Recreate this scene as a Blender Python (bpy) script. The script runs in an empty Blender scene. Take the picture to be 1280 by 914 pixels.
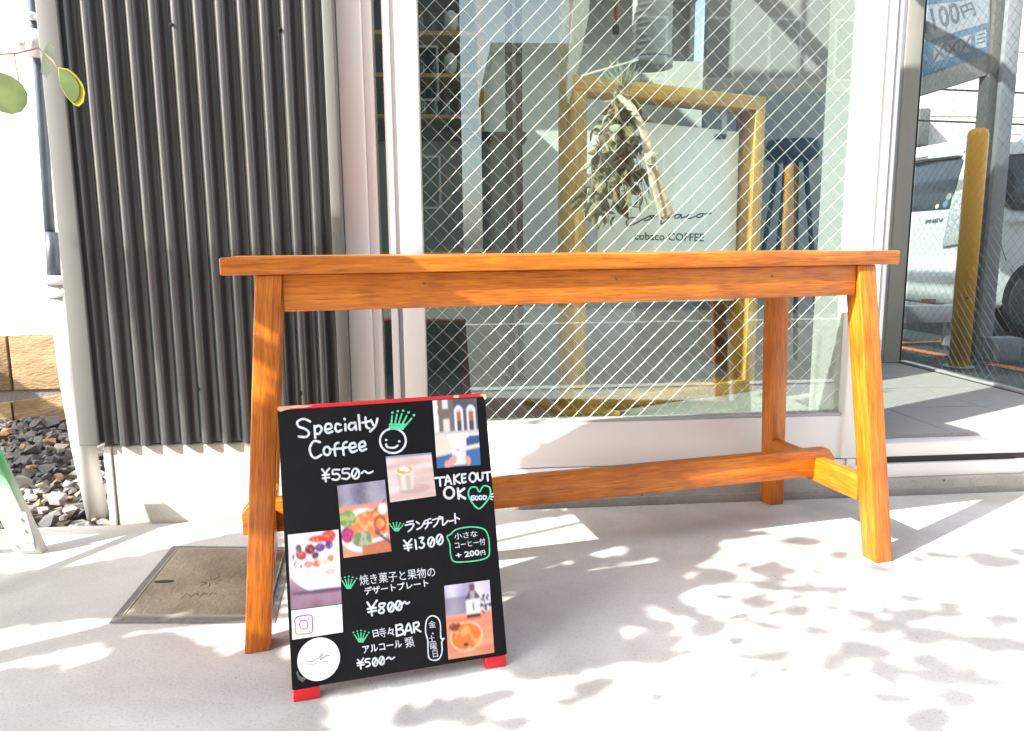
import bpy, bmesh, math, random
from math import sin, cos, pi, radians, sqrt, atan2, floor
from mathutils import Vector, Matrix, noise
random.seed(7)
S = bpy.context.scene
COL = S.collection
# ------------------------------------------------------------------ camera
F_PX, PITCH, ROLL, YAW, EYE = 941.0, 0.1559, -0.0082, 0.0838, 0.7343
_f = Vector((sin(YAW)*cos(PITCH), cos(YAW)*cos(PITCH), -sin(PITCH)))
_r0 = Vector((cos(YAW), -sin(YAW), 0)); _u0 = _r0.cross(_f)
_r = _r0*cos(ROLL)+_u0*sin(ROLL); _u = -_r0*sin(ROLL)+_u0*cos(ROLL)
cam = bpy.data.cameras.new('camera'); co = bpy.data.objects.new('camera', cam); COL.objects.link(co)
co.matrix_world = Matrix(((_r.x, _u.x, -_f.x, 0), (_r.y, _u.y, -_f.y, 0), (_r.z, _u.z, -_f.z, EYE), (0, 0, 0, 1)))
cam.sensor_width = 36; cam.lens = F_PX/1280*36; cam.clip_start = .02; cam.clip_end = 2000
S.camera = co
# ------------------------------------------------------------------ light
SUN = Vector((.794, .4065, -.70)).normalized()          # direction the light travels
EL = math.asin(-SUN.z); AZ = atan2(-SUN.x, -SUN.y)
w = bpy.data.worlds.new('World'); S.world = w; w.use_nodes = True
nt = w.node_tree; nt.nodes.clear()
sky = nt.nodes.new('ShaderNodeTexSky'); sky.sky_type = 'NISHITA'; sky.sun_disc = False
sky.sun_elevation = EL; sky.sun_rotation = AZ % (2*pi); sky.dust_density = 2.5; sky.air_density = 1.0; sky.ozone_density = .6
bg = nt.nodes.new('ShaderNodeBackground'); bg.inputs['Strength'].default_value = .15
wo = nt.nodes.new('ShaderNodeOutputWorld')
hs = nt.nodes.new('ShaderNodeHueSaturation'); hs.inputs['Saturation'].default_value = .55; nt.links.new(sky.outputs[0], hs.inputs['Color']); nt.links.new(hs.outputs[0], bg.inputs[0]); nt.links.new(bg.outputs[0], wo.inputs[0])
sl = bpy.data.lights.new('sun', 'SUN'); sl.energy = 4.2; sl.angle = radians(.5); sl.color = (1, .95, .87)
so = bpy.data.objects.new('sun', sl); COL.objects.link(so)
so.rotation_mode = 'QUATERNION'; so.rotation_quaternion = SUN.to_track_quat('-Z', 'Y'); so.location = (-4, -2, 5)
S.view_settings.view_transform = 'Standard'; S.view_settings.look = 'None'; S.view_settings.gamma = 1
S.view_settings.exposure = 1.92
S.cycles.max_bounces = 10; S.cycles.transparent_max_bounces = 24; S.cycles.sample_clamp_indirect = 6
S.cycles.caustics_reflective = False; S.cycles.caustics_refractive = False
# ------------------------------------------------------------------ rays from picture points to places
EYEP = Vector((0, 0, EYE))
def ray(u, v): return _f+_r*((u-640)/F_PX)-_u*((v-457)/F_PX)
def onP(u, v, p0, n):
    d = ray(u, v); p0 = Vector(p0); n = Vector(n)
    return EYEP+d*((p0-EYEP).dot(n)/d.dot(n))
def onY(u, v, y): return onP(u, v, (0, y, 0), (0, 1, 0))
def onX(u, v, x): return onP(u, v, (x, 0, 0), (1, 0, 0))
def onZ(u, v, z=0): return onP(u, v, (0, 0, z), (0, 0, 1))
def proj(P):
    d = Vector(P)-EYEP; z = d.dot(_f)
    if z < .01: return None
    return 640+F_PX*d.dot(_r)/z, 457-F_PX*d.dot(_u)/z
# ------------------------------------------------------------------ materials
def newmat(name):
    m = bpy.data.materials.new(name); m.use_nodes = True
    b = m.node_tree.nodes['Principled BSDF']; return m, m.node_tree, b
def N(t, k, **kw):
    n = t.nodes.new(k)
    for a, b in kw.items():
        if hasattr(n, a): setattr(n, a, b)
        else: n.inputs[a].default_value = b
    return n
def mat(name, c, rough=.6, metal=0, var=.12, scale=8, bump=.0, bscale=60, c2=None, stretch=None, spec=.5, detail=6, coat=0):
    m, t, b = newmat(name)
    tc = N(t, 'ShaderNodeTexCoord'); mp = N(t, 'ShaderNodeMapping'); t.links.new(tc.outputs['Object'], mp.inputs[0])
    if stretch: mp.inputs['Scale'].default_value = stretch
    n = N(t, 'ShaderNodeTexNoise', Scale=scale, Detail=detail, Roughness=.6); t.links.new(mp.outputs[0], n.inputs['Vector'])
    r = N(t, 'ShaderNodeValToRGB'); t.links.new(n.outputs['Fac'], r.inputs[0])
    ca = [x*(1-var) for x in c]; cb = [min(1, x*(1+var)) for x in (c2 or c)]
    if c2: ca = c
    r.color_ramp.elements[0].position = .3; r.color_ramp.elements[1].position = .7
    r.color_ramp.elements[0].color = (*ca, 1); r.color_ramp.elements[1].color = (*cb, 1)
    t.links.new(r.outputs[0], b.inputs['Base Color'])
    b.inputs['Roughness'].default_value = rough; b.inputs['Metallic'].default_value = metal
    b.inputs['Specular IOR Level'].default_value = spec; b.inputs['Coat Weight'].default_value = coat
    if bump:
        n2 = N(t, 'ShaderNodeTexNoise', Scale=bscale, Detail=5); t.links.new(mp.outputs[0], n2.inputs['Vector'])
        bp = N(t, 'ShaderNodeBump', Strength=bump, Distance=.01); t.links.new(n2.outputs['Fac'], bp.inputs['Height'])
        t.links.new(bp.outputs[0], b.inputs['Normal'])
    return m
def flat(name, c, rough=.6, **k): return mat(name, c, rough, var=.04, **k)

def wood_mat(name, dark, mid, light, seed=0.0, rough=.38):
    m, t, b = newmat(name)
    tc = N(t, 'ShaderNodeTexCoord'); oi = N(t, 'ShaderNodeObjectInfo')
    mp = N(t, 'ShaderNodeMapping'); mp.inputs['Scale'].default_value = (2.2, 42, 42)
    ad = N(t, 'ShaderNodeVectorMath', operation='ADD')
    mu = N(t, 'ShaderNodeMath', operation='MULTIPLY'); mu.inputs[1].default_value = 31.7
    t.links.new(oi.outputs['Random'], mu.inputs[0])
    t.links.new(tc.outputs['Object'], ad.inputs[0]); t.links.new(mu.outputs[0], ad.inputs[1]); t.links.new(ad.outputs[0], mp.inputs[0])
    n = N(t, 'ShaderNodeTexNoise', Scale=3.2, Detail=7, Roughness=.62, Distortion=.8); t.links.new(mp.outputs[0], n.inputs['Vector'])
    r = N(t, 'ShaderNodeValToRGB'); t.links.new(n.outputs['Fac'], r.inputs[0])
    e = r.color_ramp.elements; e[0].position = .28; e[0].color = (*dark, 1); e[1].position = .72; e[1].color = (*light, 1)
    q = e.new(.5); q.color = (*mid, 1)
    # fine pores
    mp2 = N(t, 'ShaderNodeMapping'); mp2.inputs['Scale'].default_value = (9, 160, 160); t.links.new(ad.outputs[0], mp2.inputs[0])
    n2 = N(t, 'ShaderNodeTexNoise', Scale=2.2, Detail=3); t.links.new(mp2.outputs[0], n2.inputs['Vector'])
    r2 = N(t, 'ShaderNodeValToRGB'); t.links.new(n2.outputs['Fac'], r2.inputs[0])
    r2.color_ramp.elements[0].position = .34; r2.color_ramp.elements[0].color = (.45, .38, .34, 1)
    r2.color_ramp.elements[1].position = .5; r2.color_ramp.elements[1].color = (1, 1, 1, 1)
    mx = N(t, 'ShaderNodeMix', data_type='RGBA', blend_type='MULTIPLY'); mx.inputs[0].default_value = .6
    t.links.new(r.outputs[0], mx.inputs[6]); t.links.new(r2.outputs[0], mx.inputs[7])
    # knots / dark blotches
    n3 = N(t, 'ShaderNodeTexNoise', Scale=7, Detail=2); t.links.new(ad.outputs[0], n3.inputs['Vector'])
    r3 = N(t, 'ShaderNodeValToRGB'); t.links.new(n3.outputs['Fac'], r3.inputs[0])
    r3.color_ramp.elements[0].position = .3; r3.color_ramp.elements[0].color = (.62, .5, .42, 1); r3.color_ramp.elements[1].position = .5; r3.color_ramp.elements[1].color = (1, 1, 1, 1)
    mx2 = N(t, 'ShaderNodeMix', data_type='RGBA', blend_type='MULTIPLY'); mx2.inputs[0].default_value = .6
    t.links.new(mx.outputs[2], mx2.inputs[6]); t.links.new(r3.outputs[0], mx2.inputs[7])
    t.links.new(mx2.outputs[2], b.inputs['Base Color'])
    b.inputs['Roughness'].default_value = rough
    bp = N(t, 'ShaderNodeBump', Strength=.25, Distance=.002); t.links.new(n2.outputs['Fac'], bp.inputs['Height']); t.links.new(bp.outputs[0], b.inputs['Normal'])
    return m

def ground_mat(name, base, speck=.035, crack=False, rough=.8, scale=2.5):
    m, t, b = newmat(name)
    tc = N(t, 'ShaderNodeTexCoord')
    n = N(t, 'ShaderNodeTexNoise', Scale=scale, Detail=10, Roughness=.65, Distortion=.3); t.links.new(tc.outputs['Object'], n.inputs['Vector'])
    r = N(t, 'ShaderNodeValToRGB'); t.links.new(n.outputs['Fac'], r.inputs[0])
    r.color_ramp.elements[0].position = .3; r.color_ramp.elements[0].color = (*[x*.74 for x in base], 1)
    r.color_ramp.elements[1].position = .68; r.color_ramp.elements[1].color = (*[x*1.1 for x in base], 1)
    n2 = N(t, 'ShaderNodeTexNoise', Scale=190, Detail=5, Roughness=.75); t.links.new(tc.outputs['Object'], n2.inputs['Vector'])
    r2 = N(t, 'ShaderNodeValToRGB'); t.links.new(n2.outputs['Fac'], r2.inputs[0])
    r2.color_ramp.elements[0].position = .3; r2.color_ramp.elements[0].color = (.55, .53, .50, 1)
    r2.color_ramp.elements[1].position = .48; r2.color_ramp.elements[1].color = (1, 1, 1, 1)
    mx = N(t, 'ShaderNodeMix', data_type='RGBA', blend_type='MULTIPLY'); mx.inputs[0].default_value = .8
    t.links.new(r.outputs[0], mx.inputs[6]); t.links.new(r2.outputs[0], mx.inputs[7])
    # sparse dark pits
    vo = N(t, 'ShaderNodeTexVoronoi', Scale=19); t.links.new(tc.outputs['Object'], vo.inputs['Vector'])
    r3 = N(t, 'ShaderNodeValToRGB'); t.links.new(vo.outputs['Distance'], r3.inputs[0])
    r3.color_ramp.elements[0].position = speck*.6; r3.color_ramp.elements[0].color = (.18, .16, .14, 1)
    r3.color_ramp.elements[1].position = speck; r3.color_ramp.elements[1].color = (1, 1, 1, 1)
    mx2 = N(t, 'ShaderNodeMix', data_type='RGBA', blend_type='MULTIPLY'); mx2.inputs[0].default_value = 1
    t.links.new(mx.outputs[2], mx2.inputs[6]); t.links.new(r3.outputs[0], mx2.inputs[7])
    # broad brownish stains
    n4 = N(t, 'ShaderNodeTexNoise', Scale=1.7, Detail=5, Distortion=1.2); t.links.new(tc.outputs['Object'], n4.inputs['Vector'])
    r4 = N(t, 'ShaderNodeValToRGB'); t.links.new(n4.outputs['Fac'], r4.inputs[0])
    r4.color_ramp.elements[0].position = .56; r4.color_ramp.elements[0].color = (1, 1, 1, 1)
    r4.color_ramp.elements[1].position = .75; r4.color_ramp.elements[1].color = (.86, .82, .75, 1)
    mx3 = N(t, 'ShaderNodeMix', data_type='RGBA', blend_type='MULTIPLY'); mx3.inputs[0].default_value = .8
    t.links.new(mx2.outputs[2], mx3.inputs[6]); t.links.new(r4.outputs[0], mx3.inputs[7])
    t.links.new(mx3.outputs[2], b.inputs['Base Color'])
    bp = N(t, 'ShaderNodeBump', Strength=.25, Distance=.003); t.links.new(n2.outputs['Fac'], bp.inputs['Height']); t.links.new(bp.outputs[0], b.inputs['Normal'])
    b.inputs['Roughness'].default_value = rough
    return m

def glass_mat(name, tint, extra=0.0):
    m = bpy.data.materials.new(name); m.use_nodes = True; t = m.node_tree; t.nodes.clear()
    o = N(t, 'ShaderNodeOutputMaterial'); tr = N(t, 'ShaderNodeBsdfTransparent'); gl = N(t, 'ShaderNodeBsdfGlossy')
    tr.inputs[0].default_value = (*tint, 1); gl.inputs['Roughness'].default_value = .0; gl.inputs[0].default_value = (.95, 1, .97, 1)
    fr = N(t, 'ShaderNodeFresnel', IOR=1.5); ge = N(t, 'ShaderNodeNewGeometry'); mr = N(t, 'ShaderNodeMapRange')
    mr.inputs['To Min'].default_value = 1.5; mr.inputs['To Max'].default_value = 1/1.5     # the pane does not bend light, so both faces reflect alike
    t.links.new(ge.outputs['Backfacing'], mr.inputs['Value']); t.links.new(mr.outputs[0], fr.inputs['IOR'])
    ad = N(t, 'ShaderNodeMath', operation='ADD', use_clamp=True); ad.inputs[1].default_value = extra
    mx = N(t, 'ShaderNodeMixShader'); t.links.new(fr.outputs[0], ad.inputs[0]); t.links.new(ad.outputs[0], mx.inputs[0])
    t.links.new(tr.outputs[0], mx.inputs[1]); t.links.new(gl.outputs[0], mx.inputs[2]); t.links.new(mx.outputs[0], o.inputs[0])
    return m

M = {}
M['pave'] = ground_mat('paving_concrete', (.52, .51, .485))
M['plinth'] = ground_mat('plinth_concrete', (.36, .345, .31), speck=.09, scale=5)
M['block'] = ground_mat('foundation_concrete', (.50, .475, .41), speck=.03, scale=4)
M['lid'] = mat('lid_concrete', (.10, .078, .045), .6, c2=(.29, .25, .18), scale=5, bump=.4, bscale=120, detail=9)
M['mortar'] = mat('old_mortar', (.17, .16, .15), .9, bump=.5)
M['road'] = mat('asphalt', (.045, .055, .055), .9, var=.25, scale=30, bump=.5, bscale=300)
M['roadlight'] = mat('worn_asphalt', (.21, .20, .185), .9, var=.2, scale=20, bump=.5, bscale=300)
M['paintwhite'] = mat('road_paint', (.7, .7, .68), .7, var=.15, scale=25)
M['paintorange'] = mat('orange_road_paint', (.60, .19, .05), .7, var=.2, scale=25)
M['tan'] = mat('stained_block', (.18, .115, .055), .9, c2=(.31, .215, .12), scale=7, stretch=(1, 1, 3), bump=.6, bscale=40)
M['white_wall'] = mat('white_render', (.74, .71, .66), .85, var=.03, bump=.2, bscale=80)
M['sheet'] = mat('charcoal_steel', (.046, .046, .045), .36, metal=.15, spec=1.0, coat=.35, var=.12, scale=22, stretch=(1, 1, .08), bump=.12, bscale=160)
M['trim'] = mat('grey_flashing', (.15, .153, .146), .38, var=.05, metal=.0, scale=6)
M['trimdark'] = flat('dark_gap', (.012, .012, .012), .7)
M['alu'] = mat('white_aluminium', (.74, .72, .70), .34, var=.03, scale=3, stretch=(1, 1, .1))
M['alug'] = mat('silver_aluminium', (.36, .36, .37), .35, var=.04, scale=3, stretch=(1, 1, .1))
M['alub'] = mat('beige_aluminium', (.36, .34, .30), .4, var=.04)
M['black'] = flat('black_gasket', (.009, .009, .010), .55)
M['glass'] = glass_mat('wired_glass', (.93, .985, .95), .05)
M['glass2'] = glass_mat('partition_glass', (.86, .89, .89), .0)
M['jar'] = glass_mat('jar_glass', (.75, .85, .83), .05)
M['wire'] = mat('glass_wire', (.9, .91, .88), .38, metal=1.0, var=.02)
M['wire_shade'] = mat('shaded_glass_wire', (.22, .22, .22), .5, metal=.5, var=.02)  # copy of the glass wire, lack of sun put into the darker colour
M['wood'] = wood_mat('oiled_hardwood', (.34, .085, .004), (.50, .138, .007), (.66, .22, .016))
M['wood2'] = wood_mat('pale_varnished_wood', (.52, .28, .05), (.66, .38, .08), (.78, .49, .14), rough=.45)
M['wooddark'] = wood_mat('walnut', (.12, .06, .025), (.19, .10, .04), (.27, .15, .06))
M['bolt'] = mat('screw_steel', (.03, .03, .03), .4, metal=.6)
M['pipeblue'] = mat('dark_conduit', (.055, .065, .095), .35, var=.3, scale=30, stretch=(1, 1, .3))
M['pipegrey'] = mat('grey_pvc', (.42, .41, .40), .4, var=.05)
M['clamp'] = mat('zinc', (.62, .60, .60), .35, metal=.5, bump=.3)
M['board'] = mat('blackboard', (.006, .006, .0072), .75, spec=.12, c2=(.010, .010, .0115), scale=5, var=.1, bump=.05)
M['red'] = flat('red_paint', (.60, .012, .018), .35)
M['chip'] = mat('bare_board_edge', (.62, .42, .27), .8, var=.2, scale=60)
M['chalk'] = mat('white_marker', (.38, .41, .47), .8, c2=(.80, .82, .88), scale=160, var=.05)
M['green'] = mat('green_marker', (.05, .40, .21), .8, c2=(.12, .62, .36), scale=160, var=.05)
M['sticker'] = flat('white_sticker', (.82, .80, .80), .5)
M['ink'] = flat('black_print', (.02, .03, .03), .6)
M['greyink'] = flat('grey_print', (.12, .11, .11), .6)
M['printwhite'] = flat('white_acrylic', (.90, .90, .86), .45)
M['lime'] = mat('eucalyptus_leaf', (.085, .125, .022), .5, var=.2, scale=40)
M['limeyellow'] = mat('yellow_leaf_edge', (.42, .38, .01), .5, var=.1)
M['paleleaf'] = mat('pale_leaf', (.33, .38, .27), .6, var=.1)
M['bark'] = mat('bark', (.15, .10, .07), .9, var=.3, bump=.6)
M['twig'] = mat('twig', (.36, .22, .17), .7, var=.2)
M['terracotta'] = mat('glazed_pot', (.22, .21, .20), .5, var=.2)
M['soil'] = mat('soil', (.05, .035, .025), .95, bump=1)
M['inwall'] = mat('interior_wall', (.58, .60, .55), .8, var=.05)
M['inceil'] = mat('interior_ceiling', (.6, .6, .57), .9, var=.03)
M['infloor'] = ground_mat('interior_floor_concrete', (.28, .28, .265))
M['counter'] = mat('counter_panel', (.20, .235, .21), .5, var=.08)
M['tile'] = mat('porch_tile', (.31, .30, .285), .7, var=.1, scale=14, stretch=(1, 6, 1), bump=.2)
M['steel'] = mat('galvanised_duct', (.62, .65, .64), .5, metal=.25, var=.06)
M['beige'] = mat('beige_render', (.50, .44, .33), .9, var=.06)
M['tilewall'] = mat('brown_tile_wall', (.28, .20, .16), .7, var=.12)
M['greyblock'] = mat('dark_grey_render', (.15, .15, .14), .8, var=.1)
M['bluewall'] = mat('blue_sheet_wall', (.10, .22, .32), .6, var=.1)
M['winglass'] = mat('dark_window_glass', (.03, .04, .05), .08, var=.05)
M['carwhite'] = mat('white_car_paint', (.60, .62, .60), .25, var=.02, coat=.6)
M['tyre'] = mat('tyre_rubber', (.02, .02, .02), .8)
M['rim'] = mat('dark_alloy', (.10, .10, .11), .3, metal=.8)
M['lamp'] = mat('tail_lamp', (.45, .46, .46), .12, var=.5, scale=60)
M['lampred'] = flat('red_reflector', (.09, .03, .022), .2)
M['yellow'] = mat('yellow_paint', (.90, .42, .010), .4, var=.06, bump=.1)
M['galv'] = mat('galvanised_post', (.25, .255, .27), .5, var=.08, scale=20)
M['galvdark'] = mat('dark_grey_post', (.105, .10, .098), .6, var=.08)
M['signgrey'] = flat('sign_grey', (.13, .155, .18), .5)
M['signblue'] = flat('sign_blue', (.018, .06, .12), .5)
M['signink'] = flat('sign_ink', (.015, .025, .06), .5)
M['signpict'] = flat('sign_picto', (.15, .175, .20), .5)
M['cloth'] = mat('linen_ribbon', (.72, .60, .50), .9, var=.1, scale=80, bump=.3)
M['dry1'] = mat('dried_green', (.17, .15, .06), .8, var=.4, scale=40)
M['dry2'] = mat('dried_brown', (.25, .16, .09), .8, var=.3, scale=40)
M['dry3'] = mat('dried_sage', (.30, .33, .24), .8, var=.2, scale=40)
M['straw'] = mat('straw', (.50, .36, .14), .8, var=.3, scale=60)
M['paper'] = flat('white_paper', (.62, .64, .60), .8)
M['gr'] = mat('green_sign_print', (.04, .42, .13), .4, var=.02)
M['lightmetal'] = mat('pale_sign_metal', (.45, .48, .45), .35, var=.03)
STONES = [mat('dark_stone', (.085, .083, .088), .85, c2=(.16, .155, .155), scale=30, bump=.6), mat('grey_stone', (.16, .155, .15), .85, c2=(.28, .27, .25), scale=30, bump=.6),
          mat('pale_stone', (.33, .29, .25), .85, c2=(.48, .43, .38), scale=30, bump=.6), mat('rust_stone', (.30, .13, .06), .85, c2=(.45, .26, .15), scale=30, bump=.6)]
# gradient print for the green sign (a printed fade, green above, white below)
def fade_mat():
    m, t, b = newmat('green_to_white_print')
    tc = N(t, 'ShaderNodeTexCoord'); sp = N(t, 'ShaderNodeSeparateXYZ'); t.links.new(tc.outputs['Object'], sp.inputs[0])
    r = N(t, 'ShaderNodeValToRGB'); t.links.new(sp.outputs[0], r.inputs[0])
    r.color_ramp.elements[0].position = .12; r.color_ramp.elements[0].color = (.50, .53, .49, 1)
    r.color_ramp.elements[1].position = .25; r.color_ramp.elements[1].color = (.03, .42, .12, 1)
    t.links.new(r.outputs[0], b.inputs['Base Color']); b.inputs['Roughness'].default_value = .35
    return m
M['fade'] = fade_mat()
def vcol_mat():
    m, t, b = newmat('printed_photo')
    a = N(t, 'ShaderNodeVertexColor', layer_name='print'); t.links.new(a.outputs[0], b.inputs['Base Color']); b.inputs['Roughness'].default_value = .4
    return m
M['print'] = vcol_mat()
# ------------------------------------------------------------------ object helpers
def tag(o, label=None, cat=None, group=None, kind=None):
    if label: o['label'] = label
    if cat: o['category'] = cat
    if group: o['group'] = group
    if kind: o['kind'] = kind
    return o
def thing(name, label, cat, loc, group=None):
    o = bpy.data.objects.new(name, None); COL.objects.link(o); o.location = loc; o.empty_display_size = .1
    return tag(o, label, cat, group)
def wloc(o):
    p = Vector(o.location)
    while o.parent: o = o.parent; p = p+Vector(o.location)
    return p
def link(name, me, parent=None, loc=(0, 0, 0), m=None, kind=None):
    o = bpy.data.objects.new(name, me); COL.objects.link(o)
    if parent is not None: o.parent = parent; o.location = Vector(loc)-wloc(parent)
    else: o.location = loc
    if m is not None and len(me.materials) == 0: me.materials.append(m)
    if kind: o['kind'] = kind
    return o
def mk(name, verts, faces, m, parent=None, smooth=False, kind=None, loc=None):
    """verts in world coordinates; the object's origin goes to the centre of its base"""
    if loc is None:
        xs = [v[0] for v in verts]; ys = [v[1] for v in verts]; zs = [v[2] for v in verts]
        loc = Vector(((min(xs)+max(xs))/2, (min(ys)+max(ys))/2, min(zs)))
    loc = Vector(loc)
    me = bpy.data.meshes.new(name); me.from_pydata([Vector(v)-loc for v in verts], [], faces)
    bm = bmesh.new(); bm.from_mesh(me); bmesh.ops.recalc_face_normals(bm, faces=bm.faces); bm.to_mesh(me); bm.free()
    if smooth: me.polygons.foreach_set('use_smooth', [True]*len(me.polygons))
    return link(name, me, parent, loc, m, kind)
BF = [(0, 1, 2, 3), (4, 7, 6, 5), (0, 4, 5, 1), (1, 5, 6, 2), (2, 6, 7, 3), (3, 7, 4, 0)]
class MB:
    def __init__(s): s.v = []; s.f = []
    def add(s, v, f):
        k = len(s.v); s.v += [Vector(x) for x in v]; s.f += [tuple(i+k for i in q) for q in f]; return s
    def box(s, a, b):
        x0, y0, z0 = a; x1, y1, z1 = b
        return s.add([(x0, y0, z0), (x1, y0, z0), (x1, y1, z0), (x0, y1, z0), (x0, y0, z1), (x1, y0, z1), (x1, y1, z1), (x0, y1, z1)], BF)
    def tube(s, pts, r, n=8, cap=True):
        pts = [Vector(p) for p in pts]; rs = r if isinstance(r, (list, tuple)) else [r]*len(pts)
        base = len(s.v); rings = []; prev = None
        for i, p in enumerate(pts):
            d = (pts[min(i+1, len(pts)-1)]-pts[max(i-1, 0)]).normalized()
            if prev is None: a = d.orthogonal().normalized()
            else: a = (prev-d*prev.dot(d)).normalized()
            prev = a; b = d.cross(a)
            s.v += [p+(a*cos(2*pi*k/n)+b*sin(2*pi*k/n))*rs[i] for k in range(n)]
        for i in range(len(pts)-1):
            for k in range(n):
                a = base+i*n+k; b = base+i*n+(k+1) % n; s.f.append((a, b, b+n, a+n))
        if cap: s.f.append(tuple(base+k for k in range(n))[::-1]); s.f.append(tuple(base+(len(pts)-1)*n+k for k in range(n)))
        return s
    def lathe(s, c, prof, n=20):
        base = len(s.v); c = Vector(c)
        for r, z in prof: s.v += [c+Vector((r*cos(2*pi*k/n), r*sin(2*pi*k/n), z)) for k in range(n)]
        for i in range(len(prof)-1):
            for k in range(n):
                a = base+i*n+k; b = base+i*n+(k+1) % n; s.f.append((a, b, b+n, a+n))
        s.f.append(tuple(base+k for k in range(n))[::-1]); s.f.append(tuple(base+(len(prof)-1)*n+k for k in range(n)))
        return s
    def build(s, name, m, parent=None, smooth=False, kind=None, loc=None): return mk(name, s.v, s.f, m, parent, smooth, kind, loc)
def box(name, a, b, m, parent=None, bevel=0, kind=None):
    o = MB().box(a, b).build(name, m, parent, kind=kind)
    if bevel: bev(o, bevel)
    return o
def bev(o, w, seg=2):
    me = o.data; bm = bmesh.new(); bm.from_mesh(me)
    bmesh.ops.bevel(bm, geom=bm.edges[:], offset=w, segments=seg, affect='EDGES', profile=.5)
    for f in bm.faces: f.smooth = True
    bm.to_mesh(me); bm.free()
    try: me.set_sharp_from_angle(angle=radians(50))
    except Exception: pass
    return o
def beam(name, p0, p1, wy, wz, m, parent=None, up=(0, 0, 1), bevel=.002, ends=None, chamf=0):
    """a timber: local x runs along the grain from p0 to p1; ends=(z0,z1) cuts horizontal ends"""
    p0 = Vector(p0); p1 = Vector(p1); L = (p1-p0).length; x = (p1-p0).normalized(); up = Vector(up)
    y = up.cross(x).normalized(); z = x.cross(y)
    R = Matrix((x, y, z)).transposed()
    bm = bmesh.new(); vs = []
    n = max(1, int(L/.12))
    if chamf: prof = [(0, -wz/2), (0, wz/2-chamf), (chamf*.8, wz/2), (L-chamf*.8, wz/2), (L, wz/2-chamf), (L, -wz/2)]
    else: prof = None
    if prof:
        A = [bm.verts.new((a, -wy/2, b)) for a, b in prof]; B = [bm.verts.new((a, wy/2, b)) for a, b in prof]
        bm.faces.new(A); bm.faces.new(B[::-1])
        for i in range(len(prof)): bm.faces.new((A[i], B[i], B[(i+1) % len(prof)], A[(i+1) % len(prof)]))
    else:
        for a in (0, L):
            for b, c in ((-wy/2, -wz/2), (wy/2, -wz/2), (wy/2, wz/2), (-wy/2, wz/2)):
                q = Vector((a, b, c))
                if ends:      # slide along the axis to a horizontal cut
                    wq = p0+R@q; tgt = ends[0] if a == 0 else ends[1]; q.x += (tgt-wq.z)/x.z
                vs.append(bm.verts.new(q))
        for f in BF: bm.faces.new([vs[i] for i in f])
    bmesh.ops.recalc_face_normals(bm, faces=bm.faces)
    if bevel: bmesh.ops.bevel(bm, geom=bm.edges[:], offset=bevel, segments=2, affect='EDGES', profile=.5)
    for f in bm.faces: f.smooth = True
    me = bpy.data.meshes.new(name); bm.to_mesh(me); bm.free()
    try: me.set_sharp_from_angle(angle=radians(50))
    except Exception: pass
    o = link(name, me, parent, p0, m); o.rotation_mode = 'QUATERNION'; o.rotation_quaternion = R.to_quaternion()
    return o
def prism(name, poly, n, depth, m, parent=None, bevel=0):
    """polygon in space pushed by depth along n"""
    n = Vector(n).normalized()*depth; k = len(poly)
    v = [Vector(p) for p in poly]+[Vector(p)+n for p in poly]
    f = [tuple(range(k)), tuple(range(2*k-1, k-1, -1))]+[(i, (i+1) % k, (i+1) % k+k, i+k) for i in range(k)]
    o = mk(name, v, f, m, parent)
    if bevel: bev(o, bevel)
    return o
# ------------------------------------------------------------------ ground
box('pavement', (-6, .42, -.30), (9, 2.03, 0), M['pave'], kind='structure')
o = bpy.data.objects['pavement']
box('road', (-60, -9, -.5), (60, .40, -.012), M['roadlight'], kind='structure')
box('kerb', (-6, .401, -.3), (9, .419, -.004), M['plinth'], kind='structure')
box('parking_ground', (1.3, 2.6, -.3), (40, 30, -.002), M['road'], kind='structure')
box('sidewalk', (-60, -60, -.4), (60, -9.01, .05), M['pave'], kind='structure')
mk('ground', [(-600, -600, -.55), (600, -600, -.55), (600, 600, -.55), (-600, 600, -.55)], [(0, 1, 2, 3)], M['roadlight'], kind='structure')
# road markings (children of the road)
road = bpy.data.objects['road']
for a in ((-12, -3.16, 12, -3.02), (-6, .24, 5, .33)):
    mk('road_marking', [(a[0], a[1], -.008), (a[2], a[1], -.008), (a[2], a[3], -.008), (a[0], a[3], -.008)], [(0, 1, 2, 3)], M['paintwhite'], road)
pk = bpy.data.objects['parking_ground']
def line(a, b, wd, m=M['paintorange']):
    a = Vector(a); b = Vector(b); n = Vector((-(b-a).y, (b-a).x, 0)).normalized()*wd/2
    mk('painted_line', [a-n, b-n, b+n, a+n], [(0, 1, 2, 3)], m, pk)
z = .002
p1 = onZ(1120, 433, z); p2 = onZ(1196, 447, z); line(p1+(p1-p2)*.4, p2+(p2-p1)*2.4, .10)
q1 = onZ(1120, 432, z); q2 = onZ(1192, 429, z); q2b = onZ(1300, 428, z); line(q1+(q1-q2)*.1+Vector((0, .12, 0)), q2+(q2-q1)*2.5+Vector((0, .12, 0)), .08)
# ------------------------------------------------------------------ shop building
B = thing('shop_building', 'cafe frontage of charcoal corrugated steel and white framed wired glass behind the wooden table', 'building', (.5, 2.1, 0))
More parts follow.
